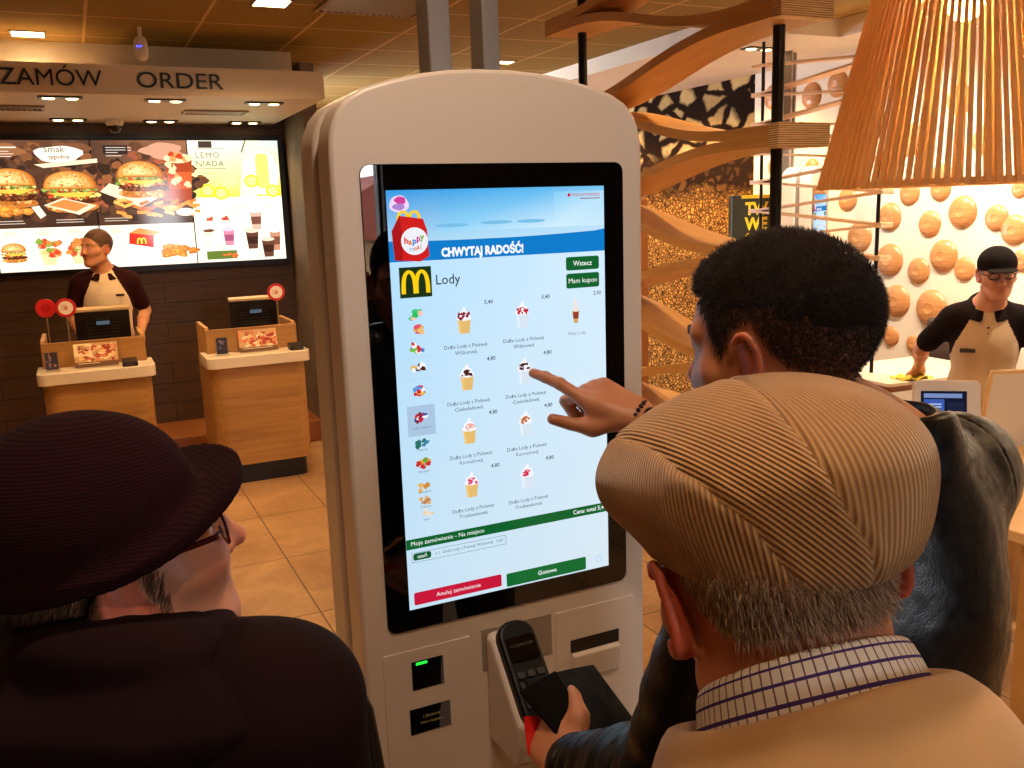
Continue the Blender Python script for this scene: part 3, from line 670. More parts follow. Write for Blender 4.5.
def menu_right(c, W, H):
    c.rect(0, 0, W, H, (250, 240, 214)); c.grad(0, .50, W, H, (250, 236, 90), (252, 232, 60), (196, 206, 206), (255, 250, 226))
    c.poly([(.36, .5), (.42, H), (.54, H), (.5, .5)], (255, 250, 200)); c.ell(.55, .68, .13, .17, (255, 253, 226)); c.rect(.5, .56, .6, .83, (255, 240, 110), .03); c.stroke([(.40, .84), (.435, .93)], .012, (120, 110, 80))
    for u, v in ((.12, .55), (.22, .53), (.46, .62), (.62, .54)): c.ell(u, v, .055, .05, (250, 222, 30)); c.ell(u, v, .04, .036, (255, 244, 140))
    c.rect(.08, .875, .18, .925, (70, 56, 48)); c.text('LEMO', .05, .80, .042, (96, 84, 60), space=1.25); c.text('NIADA', .05, .735, .042, (96, 84, 60), space=1.15); c.rect(.05, .865, .27, .87, (130, 116, 90)); c.rect(.05, .715, .27, .72, (130, 116, 90)); c.text('nowość', .09, .675, .022, (150, 132, 90))
    for u, s_ in ((.10, 1), (.22, 2)): nuggets(c, u, .335, .08, .06, s_ * 300, 6, (176, 66, 50)); c.poly([(u - .03, .25), (u + .03, .25), (u + .04, .32), (u - .04, .32)], (240, 226, 206))
    c.blob(.10, .245, .045, .012, (110, 70, 44), .1, seed=2)
    cup(c, .47, .325, .09, .17, (206, 170, 146), (250, 244, 236), (120, 70, 56)); cup(c, .61, .16, .085, .18, (190, 130, 100), (246, 236, 224), (120, 70, 50)); cup(c, .25, .075 + .12, .085, .14, (206, 130, 150), (236, 190, 206), (160, 80, 110))
    cup(c, .43, .17, .10, .16, (96, 60, 44), (226, 206, 180), (60, 34, 26)); cup(c, .55, .10, .10, .16, (96, 60, 44), (220, 200, 176), (60, 34, 26))
    c.rect(.07, .02, .30, .085, (96, 116, 46)); nuggets(c, .25, .05, .12, .05, 900, 5, (214, 84, 40))
    for u, v, w in ((.32, .44, .1), (.55, .44, .08), (.05, .23, .12), (.35, .265, .12), (.05, .17, .08), (.46, .05, .05), (.6, .045, .08), (.16, .12, .1)): lines(c, u, v, w, 3, .014, (206, 186, 150), int(u * 999))
bx = [-.5, .185, .862, 1.555]
for i, (fn, lab) in enumerate(((menu_left, 'backlit menu board behind the cashier, two large burgers on dark'), (menu_mid, 'backlit menu board in the middle with cola, fries and red box'), (menu_right, 'backlit menu board on the right with yellow lemonade on top'))):
    W, H = bx[i+1] - bx[i] - .008, .93
    t = thing('menu_board', lab, 'menu board', (bx[i] + .004, 7.6, 1.422), 0, 'backlit menu boards')
    MB().box(0, W, -.09, -.001, 0, H).build('housing', m_black, t)
    c = Canvas(); fn(c, W, H); c.build('picture', m_menu, t, Matrix.Translation((0, -.0905, 0)) @ FACE_NY)
mb = MB(); mb.box(-3.1, 1.585, 7.57, 7.6, 2.36, 2.395); mb.box(1.56, 1.585, 7.5, 7.6, 1.40, 2.36); mb.box(-3.1, 1.585, 7.55, 7.6, 1.385, 1.418); tag(mb.build('trim_3', m_black), kind='structure')
# ================================================================== ORDER KIOSK
m_shell = M_plain('kiosk_shell', (214, 200, 186), .38, var=.015)
m_groove = M_plain('kiosk_groove', (128, 122, 118), .4)
m_glassblk = M_plain('black_glass', (4, 4, 5), .006, Specular_IOR_Level=1.0)
m_disp = M_screen('kiosk_display', .82)
def kiosk_outline(g=0.0):
    half = [(.284 - g, 0), (.284 - g, 1.83), (.2825 - g, 1.862), (.277 - g, 1.888), (.267 - g, 1.909 - g), (.25 - g, 1.9275 - g), (.222 - g, 1.9425 - g), (.18, 1.955 - g), (.13, 1.966 - g), (.08, 1.973 - g), (.03, 1.976 - g)]
    return half + [(-x, z) for x, z in half[::-1]]
def ice_cup(c, u, v, body, sauce, white=True):
    c.poly([(u - 9, v), (u + 9, v), (u + 12, v + 24), (u - 12, v + 24)], body)
    c.poly([(u - 9, v), (u - 5, v), (u - 7, v + 24), (u - 12, v + 24)], tuple(min(255, int(q * 1.06)) for q in body))
    R = random.Random(int(u * 7 + v))
    for dx, dy, a in ((-6, 27, 7), (6, 27, 7), (0, 27, 8), (-4, 33, 6), (4, 33, 6), (0, 38, 4.5), (1, 43, 2.6)): c.blob(u + dx, v + dy, a, a * .72, (246, 244, 250), .1, seed=dx + dy)
    for i in range(12): c.blob(u + R.uniform(-10, 10), v + R.uniform(24, 34), R.uniform(1.6, 3.6), R.uniform(1.2, 2.6), sauce, .25, seed=i + int(u))
    c.stroke([(u - 6, v + 33), (u, v + 35), (u + 6, v + 32)], 1.5, sauce)
def kiosk_screen(c):
    WHT = (206, 232, 250)
    c.grad(0, 0, 400, 708, (196, 222, 240), (214, 230, 240), (210, 236, 254), (176, 222, 252))
    c.grad(0, 595, 400, 708, (190, 226, 246), (216, 238, 250), (120, 196, 240), (40, 150, 222))
    c.grad(90, 640, 300, 708, (150, 212, 246), (206, 236, 252), (96, 184, 238), (60, 160, 226)); c.grad(300, 640, 400, 700, (206, 236, 252), (200, 232, 250), (176, 220, 246), (130, 204, 244))
    P = [(0, 595), (400, 595), (400, 634)] + [(400 - i * 20, 628 - 4 * math.sin(i / 20 * PI) + 6 * (i / 20 - .8) ** 2 * (1 if i > 10 else 0) + 4 * (1 - i / 20)) for i in range(1, 21)]; c.poly(P, (16, 122, 200))
    c.blob(21, 686, 16, 14, (236, 214, 240), .06, seed=3); c.blob(23, 692, 10, 6, (206, 60, 150), .1, seed=5); c.blob(20, 682, 11, 5, (170, 130, 206), .1, seed=6)
    for u, v, a, b in ((110, 650, 30, 3), (190, 652, 30, 3), (255, 652, 28, 3)): c.ell(u, v, a, b, (120, 188, 228))
    # red meal box with arch handle
    c.arches(36, 655, 38, 20, (250, 206, 30), .13)
    c.poly([(9, 598), (52, 594), (68, 602), (66, 644), (60, 662), (20, 668), (6, 644)], (206, 30, 30)); c.poly([(6, 644), (20, 668), (24, 640), (22, 596), (9, 598)], (170, 20, 24)); c.ell(44, 627, 23, 22, (238, 236, 244))
    for ch, x, y, k in zip('happy', (26, 33, 40, 47, 54), (624, 622, 623, 627, 629), ((220, 50, 40), (230, 120, 30), (60, 130, 210), (200, 60, 150), (120, 180, 40))): c.text(ch, x, y, 9.5, k, bold=.06)
    for ch, x, y, k in zip('meal', (34, 42, 47, 53), (611, 612, 614, 614), ((60, 160, 210), (230, 130, 40), (220, 60, 60), (130, 180, 50))): c.text(ch, x, y, 8, k, bold=.02)
    c.text('CHWYTAJ RADOŚĆ!', 89, 600, 13.5, (250, 252, 255), width=150, bold=.07)
    c.text('TRANSFORMERS', 334, 691, 5.2, (206, 30, 60), width=58, bold=.06); c.ell(330, 693.5, 3, 3, (206, 30, 60)); c.rect(352, 686.5, 392, 688, (150, 60, 90))
    for v0, v1, tx in ((563.5, 587, 'Wstecz'), (532, 558, 'Mam kupon')):
        c.rect(321, v0, 388, v1, (20, 96, 44), 4); c.text(tx, 354.5, (v0 + v1) / 2 - 4, 8.5, (240, 248, 240), 'CENTER', bold=.015)
    c.rect(14.5, 536.5, 69.5, 586, (22, 50, 22)); c.arches(42, 543, 44, 37, (252, 206, 20), .15)
    c.text('Lody', 76, 555, 16, (62, 74, 82), width=43, bold=.01)
    # category column
    c.rect(15, 305, 64, 357, (168, 196, 222)); R = random.Random(2)
    for k, (v, cols) in enumerate(((508, ((40, 190, 90), (250, 190, 170), (60, 200, 120))), (483, ((222, 160, 70), (226, 80, 110), (236, 190, 120))), (453, ((214, 50, 50), (120, 190, 70), (250, 240, 230), (90, 120, 200))), (421, ((90, 24, 20), (230, 180, 90), (240, 240, 240))), (380, ((206, 40, 40), (240, 190, 60), (90, 150, 220), (246, 246, 246), (206, 40, 60))), (335, ((40, 70, 150), (206, 40, 60), (240, 240, 246), (120, 40, 60))), (293, ((40, 110, 90), (60, 130, 160))), (257, ((222, 160, 60), (200, 50, 40), (110, 160, 60))), (216, ((206, 140, 60), (226, 180, 100))), (191, ((222, 170, 100), (190, 130, 90))), (168, ((240, 200, 120), (226, 220, 210))))):
        for i in range(len(cols) * 3): c.blob(39 + R.uniform(-9, 9), v + R.uniform(-6, 7), R.uniform(3, 6), R.uniform(2.4, 5), cols[i % len(cols)], .2, seed=k * 9 + i)
    for v, tx in ((317, 'Lody i desery'), (279, 'Napoje'), (241, 'Kanapki'), (205, 'Śniadania'), (179, 'Owoce'), (156, 'Inne')): c.text(tx, 39, v, 4.2, (110, 126, 140), 'CENTER')
    for v in (468, 438, 402): c.rect(16, v, 64, v + .7, (176, 208, 230))
    # products
    wine, choc, cara, rasp = (140, 20, 40), (72, 30, 26), (196, 110, 50), (226, 70, 110); waf = (226, 186, 110); tub = (214, 226, 238)
    for (u, v, body, sauce, price, kind) in ((124, 470, waf, wine, '5,40', 'Wiśniową'), (233, 471, tub, (196, 20, 40), '5,40', 'Wiśniową'), (125, 373, waf, choc, '4,80', 'Czekoladową'), (234, 373, tub, choc, '4,80', 'Czekoladową'), (125, 279, waf, (236, 170, 150), '4,80', 'Karmelową'), (233, 278, tub, cara, '4,80', 'Karmelową'), (125, 183, waf, rasp, '4,80', 'Truskawkową'), (233, 181, tub, (214, 40, 80), '4,80', 'Truskawkową')):
        ice_cup(c, u, v, body, sauce); c.text(price, u + 46, v + 47, 6.6, (70, 84, 96), 'CENTER', bold=.02)
        c.text('Duże Lody z Polewą', u + 1, v - 24, 6.4, (96, 112, 124), 'CENTER', width=None, bold=.01); c.text(kind, u + 1, v - 35, 6.4, (96, 112, 124), 'CENTER', bold=.01)
    c.poly([(335, 470), (342, 470), (346, 492), (331, 492)], (214, 160, 90)); c.rect(333, 478, 344, 490, (150, 60, 40))
    for dv, a in ((494, 7), (500, 5.4), (506, 3.8), (511, 2.2)): c.blob(338.5, dv, a, 3.6, (236, 226, 220), .08, seed=dv)
    c.text('Małe Lody', 340, 449, 6.2, (140, 152, 160), 'CENTER'); c.text('2,50', 383, 518, 6.4, (70, 84, 96), 'CENTER', bold=.02)
    # order strip
    c.rect(0, 109, 400, 127, (16, 96, 44)); c.text('Moje zamówienie - Na miejscu', 8, 115, 7.6, (240, 250, 244), bold=.02); c.text('Cena: total 5,40', 396, 115, 7.6, (240, 250, 244), 'RIGHT', bold=.02)
    c.rect(9, 84.5, 187, 102, (110, 128, 138), 3); c.rect(9.8, 85.3, 186.2, 101.2, (200, 226, 242), 2.6); c.rect(11.5, 88, 44, 100.5, (16, 86, 42), 4); c.text('usuń', 28, 91.5, 6.4, (230, 246, 236), 'CENTER', bold=.015); c.text('x 1  Duże lody z Polewą Wiśniową   5,40', 52, 91.5, 5.4, (90, 104, 116), width=128)
    c.rect(9, 7, 175, 30, (196, 24, 56), 3); c.text('Anuluj zamówienie', 92, 15, 7.6, (250, 236, 240), 'CENTER', bold=.015); c.rect(185, 3, 350, 28, (16, 104, 48), 3); c.text('Gotowe', 268, 12, 8, (240, 250, 244), 'CENTER', bold=.015); c.ell(378, 18, 7, 7, (186, 214, 234)); c.ell(378, 18, 5, 5, (206, 230, 244))
def make_kiosk():
    t = thing('order_kiosk', 'tall white self-order kiosk with lit ice-cream menu in the foreground', 'kiosk', (.65, 1.5, 0))
    b = bevel(MB().prism(kiosk_outline(), -.10, -.022, 'Y').build('front_shell', m_shell, t, 'auto'), .007, 3, 50)
    MB().prism(kiosk_outline(.009), -.023, .003, 'Y').build('groove', m_groove, t, 'auto')
    bevel(MB().prism(kiosk_outline(), .002, .10, 'Y').build('rear_shell', m_shell, t, 'auto'), .012, 3, 50)
    for x0, x1 in ((-.034, .010), (.072, .108)):
        p = bevel(MB().box(x0, x1, .105, .165, .02, CZ).build('ceiling_post', M_plain('post_metal', (140, 132, 126), .35, .5), t), .004)
    MB().box(-.30, .30, -.06, .2, 0, .02).build('foot_plate', m_groove, t)
    g = bevel(MB().prism(rrect(-.239, .242, 1.041, 1.827, .017), -.1025, -.09, 'Y').build('screen_glass', m_glassblk, t), .0012, 2)
    c = Canvas(2e-6); kiosk_screen(c)
    for i, v in enumerate(c.v): c.v[i] = (v[0] * .001, v[1] * .001, v[2])
    c.build('display', m_disp, g, Matrix.Translation((.4515 - .65, -.1028, 1.0785)) @ FACE_NY)
    # lower panels
    P = MB(); P.prism(rrect(-.252, -.088, .12, 1.004, .004), -.1016, -.095, 'Y'); P.build('service_panel', m_shell, t); 
    q = bevel(MB().prism(rrect(.085, .258, .12, 1.006, .004), -.1016, -.095, 'Y').build('service_panel', m_shell, t), .0012)
    bevel(t.children[-2], .0012)
    s = MB().box(-.201, -.142, -.1026, -.098, .928, .981).build('scanner_window', m_glassblk, t); MB().box(-.193, -.172, -.1032, -.1024, .974, .979).build('green_light', M_emit('green_led', (40, 220, 60), 1.2), s)
    d = MB().box(-.209, -.133, -.1026, -.098, .844, .892).build('label_plate', m_glassblk, t)
    c = Canvas(); c.text('1.Zeskanuj', -.186, .872, .0052, (196, 186, 120)); c.text('kod z kuponu', -.190, .861, .0052, (196, 186, 120)); c.build('print', M_print('plate_print'), d, Matrix.Translation((0, -.1027, 0)) @ FACE_NY)
    sl = MB().box(.116, .223, -.1024, -.098, .918, .944).build('receipt_slot', m_black, t)
    bevel(MB().prism([(-.1016, .860), (-.1016, .918), (-.112, .914), (-.106, .862)], .118, .221, 'X').build('slot_lip', m_shell, sl), .004)
    # flat plate coloured darker to stand for a recess's shade, and payment terminal
    MB().box(-.066, .076, -.1018, -.0985, .93, 1.008).build('recess_shade_plate', M_plain('recess_shade', (150, 136, 122), .5), t)
    h = bevel(MB().prism([(-.10, .79), (-.10, 1.006), (-.128, 1.0), (-.236, .885), (-.225, .80)], -.060, .026, 'X').build('terminal_holder', m_shell, t), .012, 3)
    n = Vector((0, -.73, .684)); u = Vector((0, -.684, -.73)); M = Matrix(((1, 0, 0, -.016), (0, -u.y, n.y, -.107), (0, -u.z, n.z, 1.010), (0, 0, 0, 1)))
    pt = MB(); pt.M = M @ Matrix.Translation((0, 0, .0)); pt.prism(rrect(-.036, .036, -.19, .0, .032, 8), 0, .028); o = bevel(pt.build('card_terminal', M_plain('terminal_black', (6, 6, 7), .45, Specular_IOR_Level=.25), t), .007, 3)
    for i in range(4):
        for j in range(3):
            k = MB(); k.M = M; k.prism(rrect(-.026 + j * .019, -.012 + j * .019, -.105 - i * .017, -.094 - i * .017, .003, 3), .028, .0325); k.build('key', M_plain('key_grey', (44, 42, 42), .5) if not (i or j) else bpy.data.materials['key_grey'], o)
    k = MB(); k.M = M; k.prism(rrect(-.028, .028, -.075, -.032, .004, 3), .028, .0312); k.build('terminal_display', m_glassblk, o)
    c = Canvas(); c.text('0123456789', -.022, -.05, .005, (70, 66, 62), width=.044); c.text('- - - - -', -.02, -.064, .004, (50, 48, 46)); c.build('print', M_print('term_print'), o, M @ Matrix.Translation((0, 0, .0313)))
    return t
KIOSK = make_kiosk()
k2 = dup(KIOSK, (4.58, 4.86, 0), math.radians(34), 'white self-order kiosk far behind the dark-haired man, seen edge on')
# ================================================================== ORDER COUNTERS
m_oak = M_wood('counter_oak', (150, 104, 50), (196, 148, 84), 1, 0, .45, 40, 1.0)
m_oakedge = M_plain('oak_edge', (206, 156, 90), .45, var=.08)
m_solid = M_plain('solid_surface_white', (236, 222, 198), .25)
m_acrylic = NT('clear_acrylic'); _g = m_acrylic.node('BsdfTransparent', {'Color': (.93, .95, .95, 1)}); _h = m_acrylic.node('BsdfGlossy', {'Roughness': .05}); _x = m_acrylic.node('MixShader', {0: .12, 1: _g.outputs[0], 2: _h.outputs[0]}); m_acrylic.t.links.new(_x.outputs[0], m_acrylic.out.inputs[0]); m_acrylic = m_acrylic.m
m_prn = M_print('printed_card'); m_red = M_plain('red_sign', (196, 26, 34), .4); m_tan = M_plain('monitor_rim', (206, 180, 140), .4)
def counter(label, cx):
    y = 6.03; t = thing('order_counter', label, 'counter', (cx, y, 0), 0, 'order counters')
    def rr(x0, x1, y0, y1, r, n=8):
        p = [(x1, y1), (x0, y1)]
        for i in range(n + 1): a = PI + PI/2 * i / n; p.append((x0 + r + r * math.cos(a), y0 + r + r * math.sin(a)))
        for i in range(n + 1): a = -PI/2 + PI/2 * i / n; p.append((x1 - r + r * math.cos(a), y0 + r + r * math.sin(a)))
        return p
    MB().prism(rr(-.28, .28, .06, .62, .06), 0, .135).build('plinth', m_black, t, 'auto')
    MB().prism(rr(-.31, .31, .02, .66, .09), .135, .80).build('body', m_oak, t, 'auto')
    bevel(MB().prism(rr(-.335, .335, -.02, .34, .06), .80, .872).build('counter_top', m_solid, t, 'auto'), .004)
    f = MB(); f.box(-.30, .30, .22, .245, .8725, 1.03); bevel(f.build('screen_panel', m_oak, t), .002)
    for s in (-1, 1): bevel(MB().box(*sorted((s * .30, s * .275)), .245, .70, .80, 1.045).build('side_panel', m_oakedge, t), .002)
    MB().box(-.275, .275, .36, .66, .78, .80).build('work_shelf', m_oak, t)
    return t
def monitor(label, cx, cy):
    t = thing('till_monitor', label, 'monitor', (cx, cy, .80), 0, 'till monitors')
    MB().box(-.10, .10, -.09, .09, 0, .02).build('base', m_black, t); MB().cyl((0, .02, .02), (0, .02, .22), .028).build('stem', m_black, t)
    b = MB(); b.M = Matrix.Translation((0, 0, .28)) @ Matrix.Rotation(.22, 4, 'X'); b.prism(rrect(-.165, .165, -.13, .13, .012), -.02, .022, 'Y'); bevel(b.build('case', m_black, t), .005)
    r = MB(); r.M = b.M; r.box(-.172, .172, -.026, .03, .118, .136); bevel(r.build('rim', m_tan, t), .003)
    v = MB(); v.M = b.M
    for i in range(6): v.box(-.10, .10, -.0235, -.0195, -.08 + i * .022, -.072 + i * .022)
    v.build('vents', M_plain('vent_grey', (46, 42, 40), .4), t)
    p = MB(); p.M = b.M; p.box(-.05, .05, -.05, -.02, .02, .075); bevel(p.build('customer_display', m_black, t), .003); q = MB(); q.M = b.M; q.box(-.04, .04, -.0512, -.0495, .035, .06); q.build('display_glow', M_emit('till_glow', (120, 140, 150), .35) if 'till_glow' not in bpy.data.materials else bpy.data.materials['till_glow'], t)
    return t
def holder(label, cx, cy, seed):
    t = thing('menu_holder', label, 'sign holder', (cx, cy, .872), 0, 'acrylic menu holders on the counters')
    W, H = .25, .145
    b = MB(); b.box(-W/2, W/2, -.05, .03, 0, .003); b.build('base', m_acrylic, t)
    M = Matrix.Translation((0, .0, .004)) @ Matrix.Rotation(-.22, 4, 'X')
    p = MB(); p.M = M; p.box(-W/2, W/2, .0, .003, 0, H); p.build('sheet', m_acrylic, t)
    c = Canvas(6e-6); c.rect(0, 0, W, H, (214, 170, 120)); R = random.Random(seed)
    c.rect(0, H * .45, W * .42, H, (250, 232, 190) if seed == 1 else (226, 150, 100))
    for i in range(70): c.blob(R.uniform(.03, W - .01), R.uniform(.035, H * .85), R.uniform(.008, .02), R.uniform(.006, .014), R.choice([(206, 96, 60), (226, 150, 96), (246, 206, 150), (170, 60, 40), (250, 230, 200)]), .2, seed=i)
    c.rect(0, 0, W, .028, (120, 84, 56)); lines(c, .02, .022, .2, 1, .01, (240, 220, 190), seed); lines(c, .02, H - .012, .08, 3, .012, (150, 110, 80), seed)
    c.build('picture', m_prn, t, M @ Matrix.Translation((-W/2, -.0006, 0)) @ FACE_NY); return t
def card(label, cx, cy, seed, col):
    t = thing('card_stand', label, 'card stand', (cx, cy, .872), 0, 'small upright cards on the counters')
    MB().box(-.045, .045, -.025, .025, 0, .004).build('base', m_acrylic, t); MB().box(-.045, .045, -.003, .003, .004, .125).build('sheet', m_acrylic, t)
    c = Canvas(6e-6); c.rect(-.034, .012, .034, .118, col); R = random.Random(seed)
    for i in range(14): c.blob(R.uniform(-.026, .026), R.uniform(.02, .11), R.uniform(.006, .012), R.uniform(.006, .012), R.choice([(120, 110, 150), (60, 60, 96), (160, 130, 130), (40, 40, 60)]), .2, seed=i)
    c.build('picture', m_prn, t, Matrix.Translation((0, -.0036, 0)) @ FACE_NY); return t
def reader(label, cx, cy):
    t = thing('card_reader', label, 'card reader', (cx, cy, .872), 0, 'card readers on the counters')
    bevel(MB().prism([(-.05, 0), (.05, 0), (.05, .045), (-.05, .03)], -.045, .045, 'X').build('body', m_black, t), .006)
    MB().box(-.03, .03, -.0515, -.049, .006, .024).build('window', M_plain('reader_window', (70, 60, 52), .2) if 'reader_window' not in bpy.data.materials else bpy.data.materials['reader_window'], t); return t
def paddle(label, x, y, z0, z1, ring):
    t = thing('round_sign', label, 'sign', (x, y, z0), 0, 'round signs on the order counters')
    MB().box(-.03, .03, -.02, .02, 0, .004).build('foot', m_acrylic, t); MB().cyl((0, 0, .004), (0, 0, z1 - z0 - .06), .004, n=8).build('stick', m_grille, t)
    d = MB(); d.lathe([(0, -.004), (.058, -.004), (.06, 0), (.058, .004), (0, .004)], 32, (0, 0, z1 - z0), 'Y'); o = d.build('disc', m_red, t, 'auto')
    c = Canvas(2e-5)
    if ring:
        c.ell(0, 0, .043, .043, (240, 226, 210)); lines(c, -.026, .018, .05, 3, .014, (190, 110, 100), 3); c.ell(0, 0, .01, .01, (206, 120, 100))
    else: c.ell(0, 0, .05, .05, (206, 36, 40)); c.ell(0, 0, .03, .03, (180, 20, 30))
    c.build('face', m_prn, o, Matrix.Translation((0, -.0045, z1 - z0)) @ FACE_NY); return t
counter('pale oak order counter with white top, in front of the cashier', .045)
counter('pale oak order counter with white top, nearest the kiosk', 1.02)
monitor('black till monitor seen from behind, in front of the cashier', .115, 6.50); monitor('black till monitor seen from behind, on the counter nearest the kiosk', 1.09, 6.50)
holder('lit food picture in an acrylic holder on the counter before the cashier', .05, 6.17, 1); holder('food picture in an acrylic holder on the counter nearest the kiosk', 1.045, 6.17, 2)
card('small dark picture card at the left end of the counter before the cashier', -.20, 6.12, 4, (60, 50, 70)); card('small dark picture card at the left end of the counter nearest the kiosk', .80, 6.12, 5, (44, 40, 56))
reader('black card reader at the right end of the counter before the cashier', .235, 6.08); reader('black card reader at the right end of the counter nearest the kiosk', 1.275, 6.10)
paddle('plain red round sign on a stick on the left order counter', -.205, 6.42, .80, 1.235, False); paddle('white round sign with red ring before the cashier\'s monitor', -.09, 6.36, .80, 1.235, True); paddle('white round sign with red ring beside the kiosk-side till monitor', 1.225, 6.36, .80, 1.245, True)
# ================================================================== PLYWOOD WAVE DIVIDERS
m_ply = M_wood('plywood_face', (194, 142, 80), (218, 168, 102), 1, 1, .38, 26, 1.3)
def ply_edge():
    t = NT('plywood_edge'); c = t.coord('Object'); sp = t.node('SeparateXYZ', {0: c}); w = t.math('SINE', t.math('MULTIPLY', sp.outputs[2], 2 * PI / .0072)); nz = t.noise(t.coord('Object', (14, 14, 160)), 1, 4)
    col = t.ramp(t.math('ADD', t.math('MULTIPLY', w, .35), nz.outputs[0]), [(.25, srgb(150, 114, 76)), (.75, srgb(240, 212, 168))]); return t.bsdf(col, .6)
m_plyedge = ply_edge()
def divider(name, label, X, nodes, width, th, over, poleR, blocks=True, top=CZ, polex=0.0, wave=1.0):
    """nodes: list of (Y, [z...]) - planks bend from each joint to the nearest joints one pole further"""
    t = thing(name, label, 'room divider', (X, nodes[0][0], 0)); y0 = nodes[0][0]
    for Y, zs in nodes: MB().cyl((polex, Y - y0, 0), (polex, Y - y0, top), poleR, n=20).build('pole', m_blackm, t, 'auto')
    def plank(ya, za, yb, zb, up):
        pts = []; n = 28; L = yb - ya
        for i in range(n + 1):
            s = -over / L + (1 + 2 * over / L) * i / n; q = min(1, max(0, (s * L - over * .5) / (L - over))); f = (q * q * q * (q * (q * 6 - 15) + 10) * .55 + q * q * (3 - 2 * q) * .45) * wave + q * (1 - wave)
            z = za + (zb - za) * f + (th * .5 if up > 0 else -th * .5) * (1 - 2 * f) + th * .5
            pts.append([(-width / 2 + width * j / 2, ya + s * L - y0, z) for j in range(3)])
        m = MB().slab(pts, th, (0, 0, 1)); o = m.build('wave_plank', [m_ply, m_plyedge], t, 'auto'); return o
    for (Ya, za), (Yb, zb) in zip(nodes, nodes[1:]):
        for a in za:
            for b in zb:
                if abs(a - b) < abs(za[0] - za[1]) * .75: plank(Ya, a, Yb, b, b - a)
    if blocks:
        for Y, zs in nodes[:1]:
            for z in zs: bevel(MB().box(-width/2 - .002, width/2 + .002, Y - y0 - over - .006, Y - y0 - over * .72, z - th * 1.1, z + th * 1.1).build('joint_block', m_plyedge, t), .0015)
    return t
zA = [2.373 - .408 * k for k in range(-1, 6)]; zB = [2.585 - .408 * k for k in range(0, 6)]
divider('wave_divider', 'tall divider of waved plywood planks on black poles right of the kiosk', 2.235, [(2.53, zA), (3.86, zB)], .222, .036, .14, .021, polex=.012)
zs1 = [2.51 - .182 * k for k in range(0, 8)]; zs2 = [z + .091 for z in zs1]
divider('wave_divider', 'slender divider of thin wooden strips before the wall of bowls', 4.07, [(3.75, zs1), (4.72, zs2)], .09, .013, .06, .011, top=2.74, wave=.0)
# ================================================================== LAMP
m_slat = M_wood('lamp_veneer', (232, 182, 108), (244, 204, 134), 1, 2, .5, 40, 1.5)
_t = m_slat.node_tree; _b = next(n for n in _t.nodes if n.type == 'BSDF_PRINCIPLED'); _o = next(n for n in _t.nodes if n.type == 'OUTPUT_MATERIAL'); _tr = _t.nodes.new('ShaderNodeBsdfTranslucent'); _tr.inputs[0].default_value = srgb(255, 208, 126); _mx = _t.nodes.new('ShaderNodeMixShader'); _mx.inputs[0].default_value = .38
_t.links.new(_b.outputs[0], _mx.inputs[1]); _t.links.new(_tr.outputs[0], _mx.inputs[2]); _t.links.new(_mx.outputs[0], _o.inputs[0])
def pendant():
    t = thing('pendant_lamp', 'large conical pendant lamp of thin pale wooden slats, top right', 'lamp', (2.075, 1.665, 1.775))
    R0, R1, H = .338, .135, .80; n = 100; m = MB()
    for i in range(n):
        m.M = Matrix.Rotation(2 * PI * i / n, 4, 'Z'); w0, w1, th = .0058, .0028, .0035
        vs = [(R0 - th, -w0, 0), (R0 + th, -w0, 0), (R0 + th, w0, 0), (R0 - th, w0, 0), (R1 - th, -w1, H), (R1 + th, -w1, H), (R1 + th, w1, H), (R1 - th, w1, H)]
        m.add(vs, [(0,3,2,1),(4,5,6,7),(0,1,5,4),(1,2,6,5),(2,3,7,6),(3,0,4,7)])
    m.M = None; m.build('slats', m_slat, t)
    for z, nm in ((.008, 'lower_ring'), (.79, 'upper_ring')):
        r = R0 + (R1 - R0) * z / H; MB().lathe([(r - .009, z - .007), (r - .0045, z - .007), (r - .0045, z + .007), (r - .009, z + .007), (r - .009, z - .007)], 64).build(nm, m_slat, t, 'auto')
    MB().cyl((0, 0, .56), (0, 0, CZ - 1.785), .004, n=8).build('cord', m_black, t); MB().lathe([(0, CZ - 1.785), (.05, CZ - 1.785), (.05, CZ - 1.81), (0, CZ - 1.815)], 20).build('ceiling_rose', m_black, t)
    b = MB(); b.lathe([(0, .40), (.03, .41), (.045, .44), (.04, .47), (.02, .51), (.018, .56), (0, .56)], 20); b.build('bulb', M_emit('warm_bulb', (255, 200, 120), 12), t, True)
    return t
pendant()
# ================================================================== WALL OF BOWLS
m_bowl = NT('turned_wood'); _c = m_bowl.coord('Object'); _s = m_bowl.node('SeparateXYZ', {0: _c}); _r = m_bowl.math('SQRT', m_bowl.math('ADD', m_bowl.math('POWER', _s.outputs[1], 2), m_bowl.math('POWER', _s.outputs[2], 2))); _w = m_bowl.math('SINE', m_bowl.math('MULTIPLY', _r, 520.0)); _n = m_bowl.noise(m_bowl.coord('Object', (3, 3, 24)), 3, 4)
m_bowl = m_bowl.bsdf(m_bowl.ramp(m_bowl.math('ADD', m_bowl.math('MULTIPLY', _w, .10), _n.outputs[0]), [(.3, srgb(176, 116, 66)), (.7, srgb(206, 150, 98))]), .3)
BW = [(848,199,12),(860,237,15),(890,217,14),(890,260,16),(897,301,16),(891,336,10),(910,193,12),(930,224,13),(919,271,13),(944,256,16),(941,189,12),(963,212,16),(965,269,12),(932,308,18),(960,317,15),(914,344,9),(997,218,13),(1015,230,15),(1022,261,11),(1020,189,9),(812,96,13),(838,84,13),(773,97,12),(812,169,10),(777,167,12),(910,140,16),(942,178,14),(820,236,13),(800,132,10),(852,140,11),(985,140,14),(960,100,15)]
CAMC = np.array([0, 0, 1.75])
